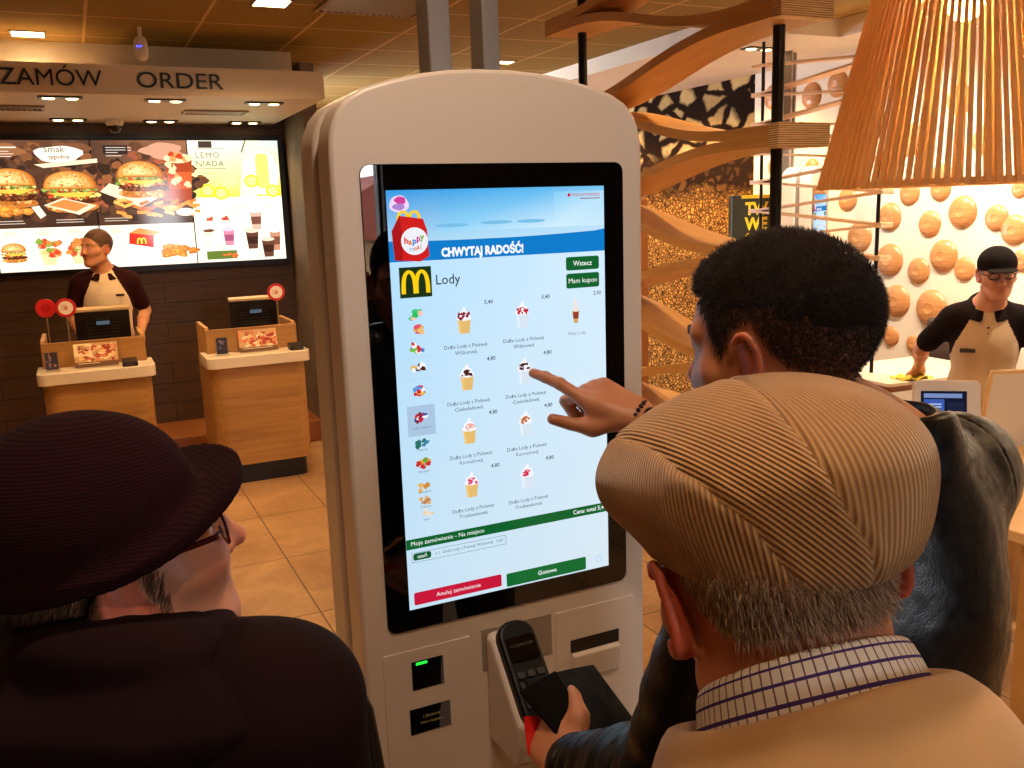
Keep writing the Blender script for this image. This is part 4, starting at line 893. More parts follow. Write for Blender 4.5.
def bowl_pos(px, py, X=5.0):
    F = 904.; a = [math.radians(q) for q in (-25.3, 90 - 10.9, -1.9)]
    R = Matrix.Rotation(a[0], 3, 'Z') @ Matrix.Rotation(a[1], 3, 'X') @ Matrix.Rotation(a[2], 3, 'Z')
    d = R @ Vector(((px - 512) / F, -(py - 384) / F, -1)); return d * (X / d.x) + Vector((0, 0, 1.75)), X / d.x
rows = [('behind the lamp shade or higher', -999, 182), ('just under the lamp rim', 182, 222), ('level with the standing worker\'s cap', 222, 264), ('level with the worker\'s chest', 264, 312), ('lowest, near the dark chair', 312, 999)]
ORD = ['first', 'second', 'third', 'fourth', 'fifth', 'sixth', 'seventh', 'eighth', 'ninth', 'tenth', 'eleventh', 'twelfth', 'thirteenth']
proto = None
for nm, y0, y1 in rows:
    for k, (px, py, hh) in enumerate(sorted(b for b in BW if y0 <= b[1] < y1)):
        p, dep = bowl_pos(px, py); r = hh * dep / 904 * 1.02
        if proto is None:
            proto = MB().lathe([(1.0, 0), (1.0, .03), (.97, .09), (.9, .19), (.78, .29), (.62, .37), (.45, .415), (.34, .43), (.32, .445), (.29, .445), (.27, .43), (.12, .425), (0, .425)], 40, axis='X').build('wall_bowl', m_bowl, None, True); o = proto
            proto.data.transform(Matrix.Rotation(PI, 4, 'Z')); o.data.transform(Matrix.Scale(.1, 4))
        else: o = proto.copy(); COL.objects.link(o)
        o.location = (4.999, p.y, p.z); o.scale = (r / .1 * .8, r / .1, r / .1)
        tag(o, 'wooden wall bowl, %s from left in the row %s' % (ORD[k], nm), 'wall bowl', 'turned wooden bowls on the white wall')
# ================================================================== FURNITURE ON THE RIGHT
m_top = M_wood('table_wood', (232, 186, 120), (244, 206, 146), 1, 0, .3, 14, 1.4); m_walnut = M_wood('brown_wood', (110, 62, 32), (146, 88, 48), 1, 0, .4, 30)
t = thing('work_table', 'pale wooden table at the right photo edge, with the tablet on it', 'table', (2.98, 2.02, 0))
T = MB(); T.prism(rrect(-.52, .52, -.42, .42, .05), .715, .75); o = bevel(T.build('table_top', m_top, t, 'auto'), .003); o.rotation_euler.z = 0
for x in (-.44, .44):
    for y in (-.34, .34): MB().box(x-.025, x+.025, y-.025, y+.025, 0, .715).build('leg', m_oakedge, t)
m_ipad = M_plain('tablet_white', (232, 224, 212), .35)
def tablet():
    t = thing('tablet_stand', 'white framed tablet with a blue screen standing on the pale table', 'tablet', (2.775, 2.19, .75), math.radians(-38))
    M = Matrix.Translation((0, 0, .0)) @ Matrix.Rotation(-.22, 4, 'X')
    MB().prism(rrect(-.09, .09, -.02, .13, .02), 0, .014).build('base', m_ipad, t, 'auto'); a = MB(); a.cyl((0, .09, .01), (0, .045, .20), .012); a.build('arm', m_ipad, t, 'auto')
    b = MB(); b.M = M; b.prism(rrect(-.115, .115, .015, .345, .018), 0, .022, 'Y'); c_ = bevel(b.build('frame', m_ipad, t, 'auto'), .004)
    s = MB(); s.M = M; s.box(-.088, .068, -.0015, .002, .055, .305); d = s.build('screen', m_glassblk, t)
    c = Canvas(1e-5); W, H = .156, .25; c.rect(0, 0, W, H, (20, 24, 44)); 
    for u, v, w, h, k in ((.01, .14, .07, .08, (60, 90, 170)), (.09, .15, .055, .06, (30, 34, 60)), (.01, .05, .08, .08, (40, 56, 120)), (.095, .06, .05, .06, (90, 110, 170)), (.01, .225, .13, .016, (120, 140, 190))): c.rect(u, v, u + w, v + h, k)
    for v in (.20, .19, .175, .10, .09): c.rect(.02, v, .07, v + .004, (190, 206, 240))
    c.build('picture', M_screen('tablet_display', .8), d, M @ Matrix.Translation((-.088, -.0016, .055)) @ FACE_NY)
    r = MB(); r.M = M; r.lathe([(.006, -.001), (.010, -.001), (.010, .001), (.006, .001)], 20, (.091, 0, .18), 'Y'); r.build('home_button', m_groove, c_); return t
tablet()
def plychair(label, x, y, rz):
    t = thing('chair', label, 'chair', (x, y, 0), rz)
    s = [[(-.21 + .42 * j / 8, -.2 + .42 * i / 10, .45 + .03 * ((i / 10 - .4) ** 2) * 2) for j in range(9)] for i in range(11)]; MB().slab(s, .016, (0, 0, 1)).build('seat', m_ipad, t, 'auto')
    b = []
    for i in range(13):
        z = .60 + .46 * i / 12; w = .20 + .012 * math.sin(PI * i / 12)
        b.append([(-w + 2 * w * j / 8, .235 + .06 * (i / 12) - .03 * (1 - ((j - 4) / 4) ** 2) * 0 + .012 * ((j - 4) / 4) ** 2, z) for j in range(9)])
    bk = MB(); bk.slab(b, .018, (0, -1, .1)); o = bk.build('backrest', m_ipad, t, 'auto')
    e = MB(); e.tube([Vector(b[i][0]) + Vector((0, .009, 0)) for i in range(13)] + [Vector(b[12][j]) + Vector((0, .009, 0)) for j in range(1, 9)] + [Vector(b[i][8]) + Vector((0, .009, 0)) for i in range(11, -1, -1)], .0105, 8); e.build('edge_band', m_top, o, True)
    for x in (-.19, .19):
        MB().tube([(x, -.18, .44), (x, -.2, 0)], .012).build('leg', m_grille, t); MB().tube([(x, .2, 0), (x, .2, .45), (x, .25, .62)], .012).build('leg', m_grille, t)
    return t
plychair('white chair back with pale plywood edge behind the table, right photo edge', 3.53, 2.52, math.radians(150))
t = thing('wiping_table', 'white topped table with brown edge being wiped by the worker', 'table', (4.32, 3.72, 0), math.radians(-4))
bevel(MB().prism(rrect(-.42, .42, -.3, .3, .02), .742, .76).build('table_top', m_solid, t), .002)
bevel(MB().prism(rrect(-.425, .425, -.305, .305, .02), .712, .742).build('edge_band', m_walnut, t), .002)
for x in (-.3, .3): MB().cyl((x, 0, .02), (x, 0, .712), .03).build('leg', m_grille, t); MB().lathe([(0, .02), (.17, .02), (.18, .0), (0, 0)], 24, (x, 0, 0)).build('foot', m_grille, t)
t = thing('cleaning_cloth', 'yellow cleaning cloth under the worker\'s hand on the white table', 'cloth', (4.11, 3.50, .76))
g = [[((i / 14 - .5) * .19, (j / 10 - .5) * .13, .012 + .012 * math.sin(i * .9 + j * .5) * math.cos(j * .8) + .006 * math.sin(i * 2.1)) for j in range(11)] for i in range(15)]
MB().slab(g, .006, (0, 0, 1)).build('cloth', cloth_mat('yellow_cloth', (216, 196, 60), scale=600), t, True)
t = thing('padded_chair', 'dark brown padded chair behind the white table, by the bowl wall', 'chair', (4.66, 3.72, 0), math.radians(-70))
m_pad = M_plain('brown_upholstery', (52, 30, 22), .6, bump=.2)
bevel(MB().box(-.2, .2, -.2, .22, .40, .48).build('seat', m_pad, t), .03, 4); bevel(MB().box(-.21, .21, .2, .27, .52, 1.0).build('backrest', m_pad, t), .03, 4)
for x in (-.17, .17):
    for y in (-.17, .22): MB().cyl((x, y, 0), (x, y, .52 if y > 0 else .41), .014).build('leg', m_blackm, t)
t = thing('bar_table', 'dark small table seen between kiosk and the dark-haired man\'s face', 'table', (2.15, 4.75, 0))
bevel(MB().box(-.45, .45, -.35, .35, .88, .94).build('table_top', m_black, t), .004); MB().box(-.4, .4, -.28, .28, .70, .88).build('apron', m_pad, t)
for x in (-.25, .28): MB().box(x-.035, x+.035, -.03, .03, 0, .70).build('leg', m_tan, t)
t = thing('wood_partition', 'brown wooden partition with a glass edge in front of the stone mural', 'partition', (4.35, 6.55, 0), 0)
bevel(MB().box(-.55, .05, -.04, .04, 0, 1.80).build('panel', M_wood('partition_wood', (112, 66, 28), (140, 86, 40), 1, 2, .5, 24), t), .004); MB().box(-.55, .05, -.006, .006, 1.80, 1.92).build('glass_edge', m_acrylic, t); MB().box(-.55, .05, -.02, .02, 1.915, 1.93).build('top_rail', m_grille, t)
# advert stand by the wall
t = thing('advert_stand', 'dark advert stand with big yellow letters beside the stone mural', 'sign', (4.62, 5.34, 0), math.radians(-24))
bevel(MB().box(-.24, .12, -.05, .05, 0, 1.80).build('panel', M_plain('advert_panel', (30, 36, 20), .4), t), .006); MB().box(.12, .27, -.05, .06, 0, 1.76).build('side_panel', M_plain('advert_side', (176, 140, 100), .5), t)
MB().box(-.17, .26, -.056, -.05, 1.775, 1.80).build('yellow_edge', M_plain('advert_yellow', (230, 200, 40), .4), t)
c = Canvas(2e-5); c.rect(-.24, 1.18, .12, 1.42, (214, 180, 36)); 
for tx, v in (('TW', 1.66), ('WE', 1.55), ('SP', 1.44)): c.text(tx, -.14, v, .085, (240, 214, 40), bold=.06, width=.17)
c.build('lettering', m_prn, t, Matrix.Translation((0, -.0505, 0)) @ FACE_NY)
# ================================================================== PEOPLE
HB = .004                                  # body grid step
m_eye = M_plain('eye_white', (226, 216, 206), .15); m_iris = M_plain('iris_dark', (40, 26, 18), .1)
m_trouser = cloth_mat('dark_trousers', (26, 24, 28)); m_shoe = M_plain('black_shoes', (16, 14, 14), .35)
def tofr(F, P, sc=1.0): return (np.asarray(P) - np.array(F)[:3, 3]) @ np.array(F)[:3, :3] / sc
def torso_frame(neck, az, lean=0, roll=0): return Matrix.Translation(neck) @ rotm(az, lean, roll)
def add_torso(S, T, w=1.0, d=1.0, L=.52, belly=0.0, inf=0.0, k=.05):
    """T: frame at the base of the neck; L: distance down to the hips"""
    S.frame(T)
    i = inf
    S.rc((-.135 * w, -.005, -.055), (.135 * w, -.005, -.055), .058 + i, k=k)
    S.rc((0, -.01, -.01), (0, .0, -.14), .062 + i, .10 + i, k=.08)
    S.el((0, .005 * d, -.20), (.165 * w + i, .112 * d + i, .19 + i), k=k)
    S.el((0, .012 + belly * .5, -.40), (.148 * w + belly * .6 + i, .105 * d + belly + i, .16 + i), k=.06)
    S.el((0, -.005, -L), (.16 * w + i, .115 * d + i, .12 + i), k=.06)
    S.frame()
def add_arm(S, sh, el, wr, rs=(.052, .041, .036, .025), k=.03):
    sh, el, wr = A3(sh), A3(el), A3(wr); S.rc(sh, el, rs[0], rs[1], k=k); mid = el + (wr - el) * .35; S.rc(el, mid, rs[1] * .98, rs[2] * 1.05, k=.02); S.rc(mid, wr, rs[2] * 1.05, rs[3], k=.02)
def add_legs(S, hips, kn, an, az, r=(.085, .056, .038), foot=True):
    f = A3((math.sin(math.radians(az)), math.cos(math.radians(az)), 0))
    for h, k_, a in zip(hips, kn, an):
        S.rc(h, k_, r[0], r[1], k=.04); m = A3(k_) + (A3(a) - A3(k_)) * .3; S.rc(k_, m, r[1], r[1] * .98, k=.02); S.rc(m, a, r[1] * .98, r[2], k=.02)
        if foot: a = A3(a); S.rc(a + f * -.02 + A3((0, 0, -.035)), a + f * .14 + A3((0, 0, -.048)), .034, .026, k=.03)
def legset(T, L, az, spread=.095, kneef=.02, floor=0.0):
    M = np.array(T); hips, kn, an = [], [], []; f = A3((math.sin(math.radians(az)), math.cos(math.radians(az)), 0)); r = A3((f[1], -f[0], 0))
    c = M[:3, 3] + M[:3, :3] @ A3((0, -.005, -L - .03))
    for s in (-1, 1):
        h = c + r * s * spread; a = A3((h[0], h[1], floor + .085)) + r * s * .02 - f * .01; k_ = (h + a) / 2 + f * kneef; hips.append(h); kn.append(k_); an.append(a)
    return hips, kn, an
def dress_legs(root, T, L, az, mat, floor=0.0, name='trousers', kneef=.02):
    hips, kn, an = legset(T, L, az, kneef=kneef); S = Sdf(); S.frame(T); S.el((0, -.005, -L - .01), (.165, .122, .115), k=.04); S.frame()
    for h, k_, a in zip(hips, kn, an): S.rc(h, k_, .092, .066, k=.04); S.rc(k_, A3(a) - A3((0, 0, .02)), .066, .055, k=.02)
    np_mesh(name, *S.mesh(.009, proj=1), mat, root)
    f = A3((math.sin(math.radians(az)), math.cos(math.radians(az)), 0))
    for a in an:
        S = Sdf(); a = A3(a); S.rc(a - f * .035 + A3((0, 0, -.045)), a + f * .15 + A3((0, 0, -.052)), .042, .036, k=.03); S.rc(a, a + A3((0, 0, -.04)), .046, .046, k=.02); S.plane((0, 0, floor + .001), (0, 0, -1), .004)
        np_mesh('shoe', *S.mesh(.006, proj=1), m_shoe, root)
def eyes(root, F, sc=1.0, brow=None):
    R = np.array(F)[:3, :3]; og = A3(root.location); o = np.array(F)[:3, 3] - og
    for x in (-1, 1):
        c = o + R @ (A3((x * .031, .0785, .018)) * sc); e = MB(); e.lathe([(.0128 * sc * math.sin(PI * i / 10), .0128 * sc * math.cos(PI * i / 10)) for i in range(11)], 16); me = e.build('eye', m_eye, root, True); me.location = c
        i = MB(); q = o + R @ (A3((x * .031, .0862, .018)) * sc); i.lathe([(.0062 * sc * math.sin(PI * j / 8), .0062 * sc * math.cos(PI * j / 8)) for j in range(9)], 12); ii = i.build('iris', m_iris, me, True); ii.location = q - c
        if brow:
            S = Sdf(); S.frame(F, sc); S.chain([(x * .013, .0975, .037), (x * .028, .098, .043), (x * .05, .083, .039)], [.0026, .003, .0018], k=.003); Vb, Fb = S.mesh(.0015, proj=1); np_mesh('eyebrow', Vb - og, Fb, brow, root)
def red_attr(o, V, F, sc=1.0, extra=()):
    q = tofr(F, V, sc); g = lambda c, r: np.exp(-((q - A3(c)) ** 2).sum(1) / r ** 2)
    v = .75 * (np.abs(q[:, 0]) > .0775) * (np.abs(q[:, 1] + .012) < .035) * (np.abs(q[:, 2]) < .045) + .6 * g((0, .118, -.018), .022) + .45 * (g((.042, .075, -.012), .03) + g((-.042, .075, -.012), .03)) + .7 * g((0, .098, -.055), .016)
    for p, r, a in extra: v = v + a * np.exp(-((V - A3(p)) ** 2).sum(1) / r ** 2)
    vattr(o, 'red', np.clip(v, 0, 1))
def scalp_mask(q, line):
    """1 above the hair line (y -> z) in head coordinates"""
    return np.clip((q[:, 2] - np.interp(q[:, 1], [a for a, b in line], [b for a, b in line])) / .018, 0, 1)
def loft(name, rows, mat, parent, th=.004, closed=False, uv=None, sub=1):
    n = len(rows); m = len(rows[0]); b = MB(); b.grid(rows); o = b.build(name, mat, parent, True, fix=False)
    if uv:
        u = o.data.uv_layers.new(name='UVMap'); k = 0
        for p in o.data.polygons:
            for li, vi in zip(p.loop_indices, p.vertices): u.data[li].uv = uv(vi // m, vi % m)
    s = o.modifiers.new('t', 'SOLIDIFY'); s.thickness = th; s.offset = 0
    if sub: q = o.modifiers.new('s', 'SUBSURF'); q.levels = sub; q.render_levels = sub
    return o
def hair_mat(name, stops, rough=.5):
    t = NT(name); g = t.node('NewGeometry'); r = g.outputs['Random Per Island']; return t.bsdf(t.ramp(r, [(p, srgb(*c)) for p, c in stops]), rough)
# ------------------------------------------------------------------ 1 the dark-haired man in the leather jacket
def leather_man():
    root = thing('person', 'dark-haired person in black leather jacket pointing at the lit kiosk menu, holding a wallet', 'person', (.72, .70, 0))
    inv = Matrix.Translation((-.72, -.70, 0)); O = lambda V: V - A3((.72, .70, 0))
    F = Matrix.Translation((.694, .766, 1.582)) @ rotm(-16, -8, -3); T = torso_frame((.785, .725, 1.462), -8, -4)
    R = lambda p: np.array(T)[:3, :3] @ A3(p) + np.array(T)[:3, 3]
    shL, shR = R((-.185, .0, -.06)), R((.205, .01, -.055)); elR = A3((1.05, 1.03, 1.24)); wrR = A3((.846, 1.280, 1.392)); elL = A3((.535, .745, 1.12)); wrL = A3((.524, .965, 1.006))
    S = Sdf(); add_head(S, F, 1.0, neck=False); S.rc(np.array(F)[:3, 3] + A3((0, 0, -.03)), R((0, -.005, -.03)), .058, .066, k=.03)
    add_torso(S, T, 1.0, 1.0); add_arm(S, shL, elL, wrL); add_arm(S, shR, elR, wrR); add_legs(S, *legset(T, .53, -8), -8)
    dR = A3((-.045, .052, .035)); tipsR, thR, tR = add_hand(S, wrR, dR, (.1, -.62, .78), True, 1.1, ((-.08, .18, .1), (1.0, 1.5, .8), (1.15, 1.5, .8), (1.2, 1.5, .8)), .02, thumb=[A3((-.62, .42, -.20)), A3((-.85, .42, .20)), A3((-.88, .36, .30))])
    tipsL, thL, tL = add_hand(S, wrL, A3((.1, 1, .12)), (-.75, -.15, .62), False, .98, ((.5, .9, .5), (.55, 1.0, .6), (.6, 1.0, .6), (.65, 1.0, .6)), .03, thumb=[A3((.35, .5, .55)), A3((.25, .8, .35)), A3((.15, 1, .1))])
    V, Fc = S.mesh(HB); o = np_mesh('body', O(V), Fc, skin_mat('skin_tanned', (186, 122, 84), (176, 84, 52)), root)
    red_attr(o, V, F, 1.0, [(p, .02, .35) for p in tipsR[:1]] + [(thR[-1], .02, .35)])
    q = tofr(F, V); line = [(-.12, -.058), (-.075, -.045), (-.04, -.005), (-.015, .045), (.012, .03), (.03, .0), (.05, .05), (.085, .086), (.12, .09)]
    m = scalp_mask(q, line) * (np.linalg.norm(q, axis=1) < .17); vattr(o, 'stubble', m * np.clip(.35 + (q[:, 2] + .05) / .09, 0, 1))
    eyes(root, F, 1.0, M_plain('brow_dark', (26, 18, 14), .7))
    H = Sdf(); H.frame(F); H.el((0, -.0185, .0455), (.0768, .0985, .0875), k=.01); H.el((0, .018, .080), (.060, .078, .050), k=.03); H.frame()
    def cut(P): p = tofr(F, P); return np.interp(p[:, 1], [-.12, -.08, -.04, -.012, .012, .03, .06, .085, .12], [.02, .032, .05, .062, .058, .062, .074, .089, .092]) - p[:, 2]
    H.p.append((cut, A3((0, 0, 0)), 1e9, 'i', .012)); H.disp = lambda P: .0016 * fbm(P, 160, 3, 2)
    hm = hair_mat('dark_hair', [(0, (16, 10, 7)), (.6, (30, 19, 12)), (1, (48, 31, 20))], .45)
    Vh, Fh = H.mesh(.0025); ho = np_mesh('hair', O(Vh), Fh, M_plain('dark_hair_mass', (24, 15, 10), .9, bump=.6, bscale=420, Specular_IOR_Level=.12), root)
    P, N = sample_mesh(Vh, Fh, 9000); Rm = np.array(F)[:3, :3]; D = N * .6 + (Rm @ A3((0, .25, .35))); D /= np.linalg.norm(D, axis=1)[:, None]
    strands('hair_tips', O(P), D, np.clip((tofr(F, P)[:, 2] + .02) * .08, .002, .006) * RNG.uniform(.6, 1.1, len(P)), .00035, hm, ho, 2, jitter=.16)
    def msk(c, n): p = tofr(F, c); return (scalp_mask(p, line) * (p[:, 2] < .075) * (np.linalg.norm(p, axis=1) < .16) * (np.abs(p[:, 0]) < .079)) * np.clip(.25 + (p[:, 2] + .05) / .08, .1, 1)
    P, N = sample_mesh(V, Fc, 15000, msk); pz = tofr(F, P)[:, 2]; D = N * .55 + (Rm @ A3((0, -.35, -.55))); D /= np.linalg.norm(D, axis=1)[:, None]
    strands('hair_sides', O(P), D, np.clip(.003 + (pz + .05) * .06, .0025, .009) * RNG.uniform(.7, 1.2, len(P)), .00028, hm, ho, 2, jitter=.25)
    # jacket
    J = Sdf(); add_torso(J, T, 1.02, 1.03, .47, inf=.020); add_arm(J, shL, elL, wrL - (wrL - elL) * .06, (.072, .062, .055, .046), .05); add_arm(J, shR, elR, wrR - (wrR - elR) * .12, (.072, .060, .052, .043), .05)
    J.frame(T); J.rc((0, -.0, .0), (0, .01, .035), .092, .080, k=.03); J.rc((0, .0, .0), (0, .02, .12), .070, .074, k=.012, op='s'); J.frame()
    aL, aR = (wrL - elL), (wrR - elR)
    def fold(P):
        d = .0035 * fbm(P, 22, 5, 3)
        for a, b, fr in ((shL, elL, 150), (elL, wrL, 190), (shR, elR, 150), (elR, wrR, 190)):
            ab = b - a; t = np.clip((P - a) @ ab / (ab @ ab), 0, 1); dist = np.linalg.norm(P - a - t[:, None] * ab, axis=1); w = np.clip(1.4 - dist / .07, 0, 1) * (.35 + .65 * np.abs(t - .5) * 2)
            d = d + w * .004 * np.sin(t * np.linalg.norm(ab) * fr + 2.2 * fbm(P, 14, 8, 2))
        p = tofr(T, P); nk = np.exp(-((p[:, 2] - .02) / .03) ** 2) * np.exp(-(np.hypot(p[:, 0], p[:, 1]) - .08) ** 2 / .03 ** 2); d = d + nk * .004 * np.sin(p[:, 2] * 260 + 2 * fbm(P, 16, 2, 2))
        sm = np.abs(np.abs(p[:, 0]) - (.165 + .12 * np.clip(p[:, 2] + .12, -.2, 0) * 0)); d = d + .0022 * np.exp(-(sm / .0022) ** 2) * (p[:, 2] > -.16)
        return d
    J.disp = fold; Vj, Fj = J.mesh(.0045); np_mesh('leather_jacket', O(Vj), Fj, leather_mat('black_leather', (9, 8, 9), .34), root)
    dress_legs_l(root, T, .53, -8, (.72, .70, 0))
    Mt = Matrix.Translation((-.72, -.70, 0)) @ T
    def lprof(th): dz = -.03 * (1 - math.cos(th)); return [(.0, -.02 + dz), (.003, .02 + dz), (.006, .05 + dz), (.010, .058 + dz), (.017, .054 + dz), (.023, .03 + dz), (.029, .0 + dz), (.031, -.012 + dz)]
    loft('jacket_collar', [[tuple(Mt @ Vector(p)) for p in r] for r in collar_rows(lprof, .071, .076, -150, 150)], bpy.data.materials['black_leather'], root, .005)
    # bracelet of dark beads on the right wrist
    d = dR / np.linalg.norm(dR); c = wrR + d * .004; u = np.cross(d, A3((0, 0, 1))); u /= np.linalg.norm(u); w = np.cross(d, u); bm_ = MB()
    for i in range(18):
        a = 2 * PI * i / 18; p = c + u * .030 * math.cos(a) + w * .0265 * math.sin(a); bm_.lathe([(.0048 * math.sin(PI * j / 6), .0048 * math.cos(PI * j / 6)) for j in range(7)], 8, tuple(O(p)))
    tag(bm_.build('bracelet', M_plain('bracelet_beads', (34, 16, 12), .25), root, True), 'bracelet of dark beads')
    return root, dict(W=wrL, tips=tipsL, th=thL, t=tL)
def dress_legs_l(root, T, L, az, o, mat=None, name='trousers'):
    k = len(root.children); dress_legs(root, T, L, az, mat or m_trouser, name=name)
    for c in list(root.children):
        if c.name.split('.')[0] in (name, 'shoe'): c.location = (-o[0], -o[1], -o[2])
# ------------------------------------------------------------------ 2 the old man in the corduroy cap
def corduroy():
    t = NT('tan_corduroy'); u = t.node('UVMap', uv_map='UVMap'); sp = t.node('SeparateXYZ', {0: u.outputs[0]}); w = t.math('SINE', t.math('MULTIPLY', sp.outputs[0], 2 * PI)); c = t.coord('Object'); nz = t.noise(c, 900, 2); n2 = t.noise(c, 22, 4)
    f = t.math('MULTIPLY_ADD', w, .28, t.math('ADD', t.math('MULTIPLY', n2.outputs[0], .35), t.math('MULTIPLY', nz.outputs[0], .25)))
    col = t.ramp(f, [(.05, srgb(158, 112, 66)), (.6, srgb(196, 150, 96))])
    h = t.math('ADD', t.math('MULTIPLY', w, .5), t.math('MULTIPLY', nz.outputs[0], .35)); return t.bsdf(col, .9, 0, t.bump(h, .8, .0016), Sheen_Weight=.35, Specular_IOR_Level=.15)
def check_mat():
    t = NT('checked_shirt'); u = t.node('UVMap', uv_map='UVMap'); sp = t.node('SeparateXYZ', {0: u.outputs[0]})
    def ln(v, per, wd): fr = t.math('FRACT', t.math('MULTIPLY', v, 1 / per)); return t.math('LESS_THAN', t.math('ABSOLUTE', t.math('SUBTRACT', fr, .5)), wd / per / 2)
    a = ln(sp.outputs[0], .0072, .0012); b = ln(sp.outputs[1], .0078, .0014)
    col = t.mix(a, srgb(232, 220, 206), srgb(128, 98, 92)); col = t.mix(b, col, srgb(74, 52, 112)); nz = t.noise(t.coord('Object'), 1200, 2)
    return t.bsdf(col, .85, 0, t.bump(nz.outputs[0], .2, .0006), Specular_IOR_Level=.2)
OM = dict(o=(.4565, .507, 1.459), az=18, pitch=-22, roll=-9)
def collar_rows(prof, cx, cy, a0=-158, a1=158, n=41, rear=lambda s: 1.0):
    """prof(th) -> list of (radius offset, z); th=0 at the nape; rows along the profile"""
    rows = None
    for i in range(n):
        th = math.radians(a0 + (a1 - a0) * i / (n - 1)); p = prof(th)
        if rows is None: rows = [[] for _ in p]
        for k, (r, z) in enumerate(p): rows[k].append((math.sin(th) * (cx + r), -math.cos(th) * (cy + r), z))
    return rows
def old_man():
    root = thing('person', 'older person in tan corduroy flat cap and beige coat, back to the camera', 'person', (.41, .40, 0)); org = A3((.41, .40, 0)); O = lambda V: V - org
    F = Matrix.Translation(OM['o']) @ rotm(OM['az'], OM['pitch'], OM['roll']); T = torso_frame((.457, .468, 1.388), 30, -14, -14)
    T2 = torso_frame((.457, .468, 1.388), 30, -8, -7) @ Matrix.Translation((0, 0, -.11)); R = lambda p: np.array(T2)[:3, :3] @ A3(p) + np.array(T2)[:3, 3]
    shL, shR = R((-.19, .01, -.07)), R((.19, .01, -.07)); elL, elR = shL + A3((-.05, .0, -.27)), shR + A3((.04, -.03, -.27)); wrL, wrR = elL + A3((.02, .13, -.20)), elR + A3((-.01, .12, -.20))
    S = Sdf(); add_head(S, F, 1.04, neck=False, ear=1.02); S.rc(np.array(F)[:3, 3] + np.array(F)[:3, :3] @ A3((0, -.025, -.04)), R((0, 0, .03)), .063, .070, k=.03)
    add_torso(S, T2, 1.0, 1.0, belly=.03); add_arm(S, shL, elL, wrL); add_arm(S, shR, elR, wrR); add_legs(S, *legset(T2, .53, 20), 20)
    for w_, e_, rt in ((wrL, elL, False), (wrR, elR, True)): add_hand(S, w_, w_ - e_, (-1 if not rt else 1, -.2, .1), rt, .96)
    V, Fc = S.mesh(HB); o = np_mesh('body', O(V), Fc, skin_mat('skin_ruddy', (196, 122, 84), (196, 78, 48), .5), root); q = tofr(F, V)
    red_attr(o, V, F); line = [(-.12, -.032), (-.06, -.024), (-.03, .0), (-.012, .045), (.015, .03), (.03, .0), (.06, .05), (.09, .09)]; vattr(o, 'stubble', .25 * scalp_mask(q, line) * (np.linalg.norm(q, axis=1) < .15)); eyes(root, F)
    # hair below the cap
    def msk(c, n):
        p = tofr(F, c); ear = (np.abs(p[:, 0]) > .077) | ((np.abs(p[:, 1] + .01) < .022) & (p[:, 2] < .03)); return scalp_mask(p, line) * (p[:, 2] < .075) * (np.linalg.norm(p, axis=1) < .15) * (~ear) * (p[:, 1] < .045)
    P, N = sample_mesh(V, Fc, 17000, msk); p = tofr(F, P); Rm = np.array(F)[:3, :3]
    D = N * .42 + (Rm @ A3((0, -.22, -1.0))) + (p[:, :1] * -2.0) * (Rm @ A3((1, 0, 0))); D /= np.linalg.norm(D, axis=1)[:, None]; back = np.clip((-p[:, 1] - .0) / .07, .15, 1)
    strands('hair', O(P), D, (.006 + .010 * back) * RNG.uniform(.7, 1.2, len(P)), .00042, hair_mat('grey_hair', [(0, (96, 62, 38)), (.3, (164, 124, 88)), (.7, (214, 182, 146)), (1, (236, 214, 184))], .45), root, 3, droop=.15, jitter=.16)
    # cap
    C = Sdf(); CF = F @ Matrix.Translation((.015, 0, .002)) @ Matrix.Rotation(math.radians(-1), 4, 'Z') @ Matrix.Rotation(math.radians(9), 4, 'X'); C.frame(CF, 1.04); C.el((0, -.014, .080), (.106, .122, .070), k=.03); C.el((-.010, .052, .088), (.106, .110, .062), k=.03); C.el((0, -.008, .040), (.088, .1135, .060), k=.03); C.el((0, .128, .056), (.078, .058, .014), k=.02)
    C.plane((0, -.115, .008), (0, .27, -1)); C.frame()
    fi = lambda p: np.degrees(np.arctan2(p[..., 2] - .03, -p[..., 1]))
    seamL = lambda p: np.interp(fi(p), [-20, -3, 17, 29, 47, 103, 166], [-.030, -.040, -.059, -.074, -.086, -.093, -.080])
    seamR = lambda p: np.interp(fi(p), [-20, -7, 5, 16, 28, 42, 64, 110, 166], [.012, .008, .002, -.011, -.019, -.022, -.018, .0, .02])
    def cd(P):
        p = tofr(CF, P, 1.04); s = np.minimum(np.abs(p[:, 0] - seamL(p)), np.abs(p[:, 0] - seamR(p))); top = np.clip((p[:, 2] - .0) / .015, 0, 1)
        return top * (.0011 * np.exp(-(s / .0018) ** 2) - .0010 * np.exp(-((s - .006) / .004) ** 2)) + .0014 * fbm(P, 30, 4, 2)
    C.disp = cd; Vc, Fcap = C.mesh(.0021); co = np_mesh('flat_cap', O(Vc), Fcap, corduroy(), root); pc = tofr(CF, Vc, 1.04); q = pc[Fcap]; cen = q.mean(1)
    mid = (cen[:, 0] > seamL(cen)) & (cen[:, 0] < seamR(cen))
    psi = np.arctan2(q[..., 0] + .01, -(q[..., 1] + .0)); ph = np.where(mid[:, None], (.75 * q[..., 0] + .66 * q[..., 2]) / .0031, psi * .112 / .0038)
    uv = np.zeros((len(Fcap), 4, 2)); uv[..., 0] = ph; ul = co.data.uv_layers.new(name='UVMap'); ul.data.foreach_set('uv', uv.reshape(-1).astype('f'))
    # shirt collar
    Mt = Matrix.Translation((-org[0], -org[1], 0)) @ T
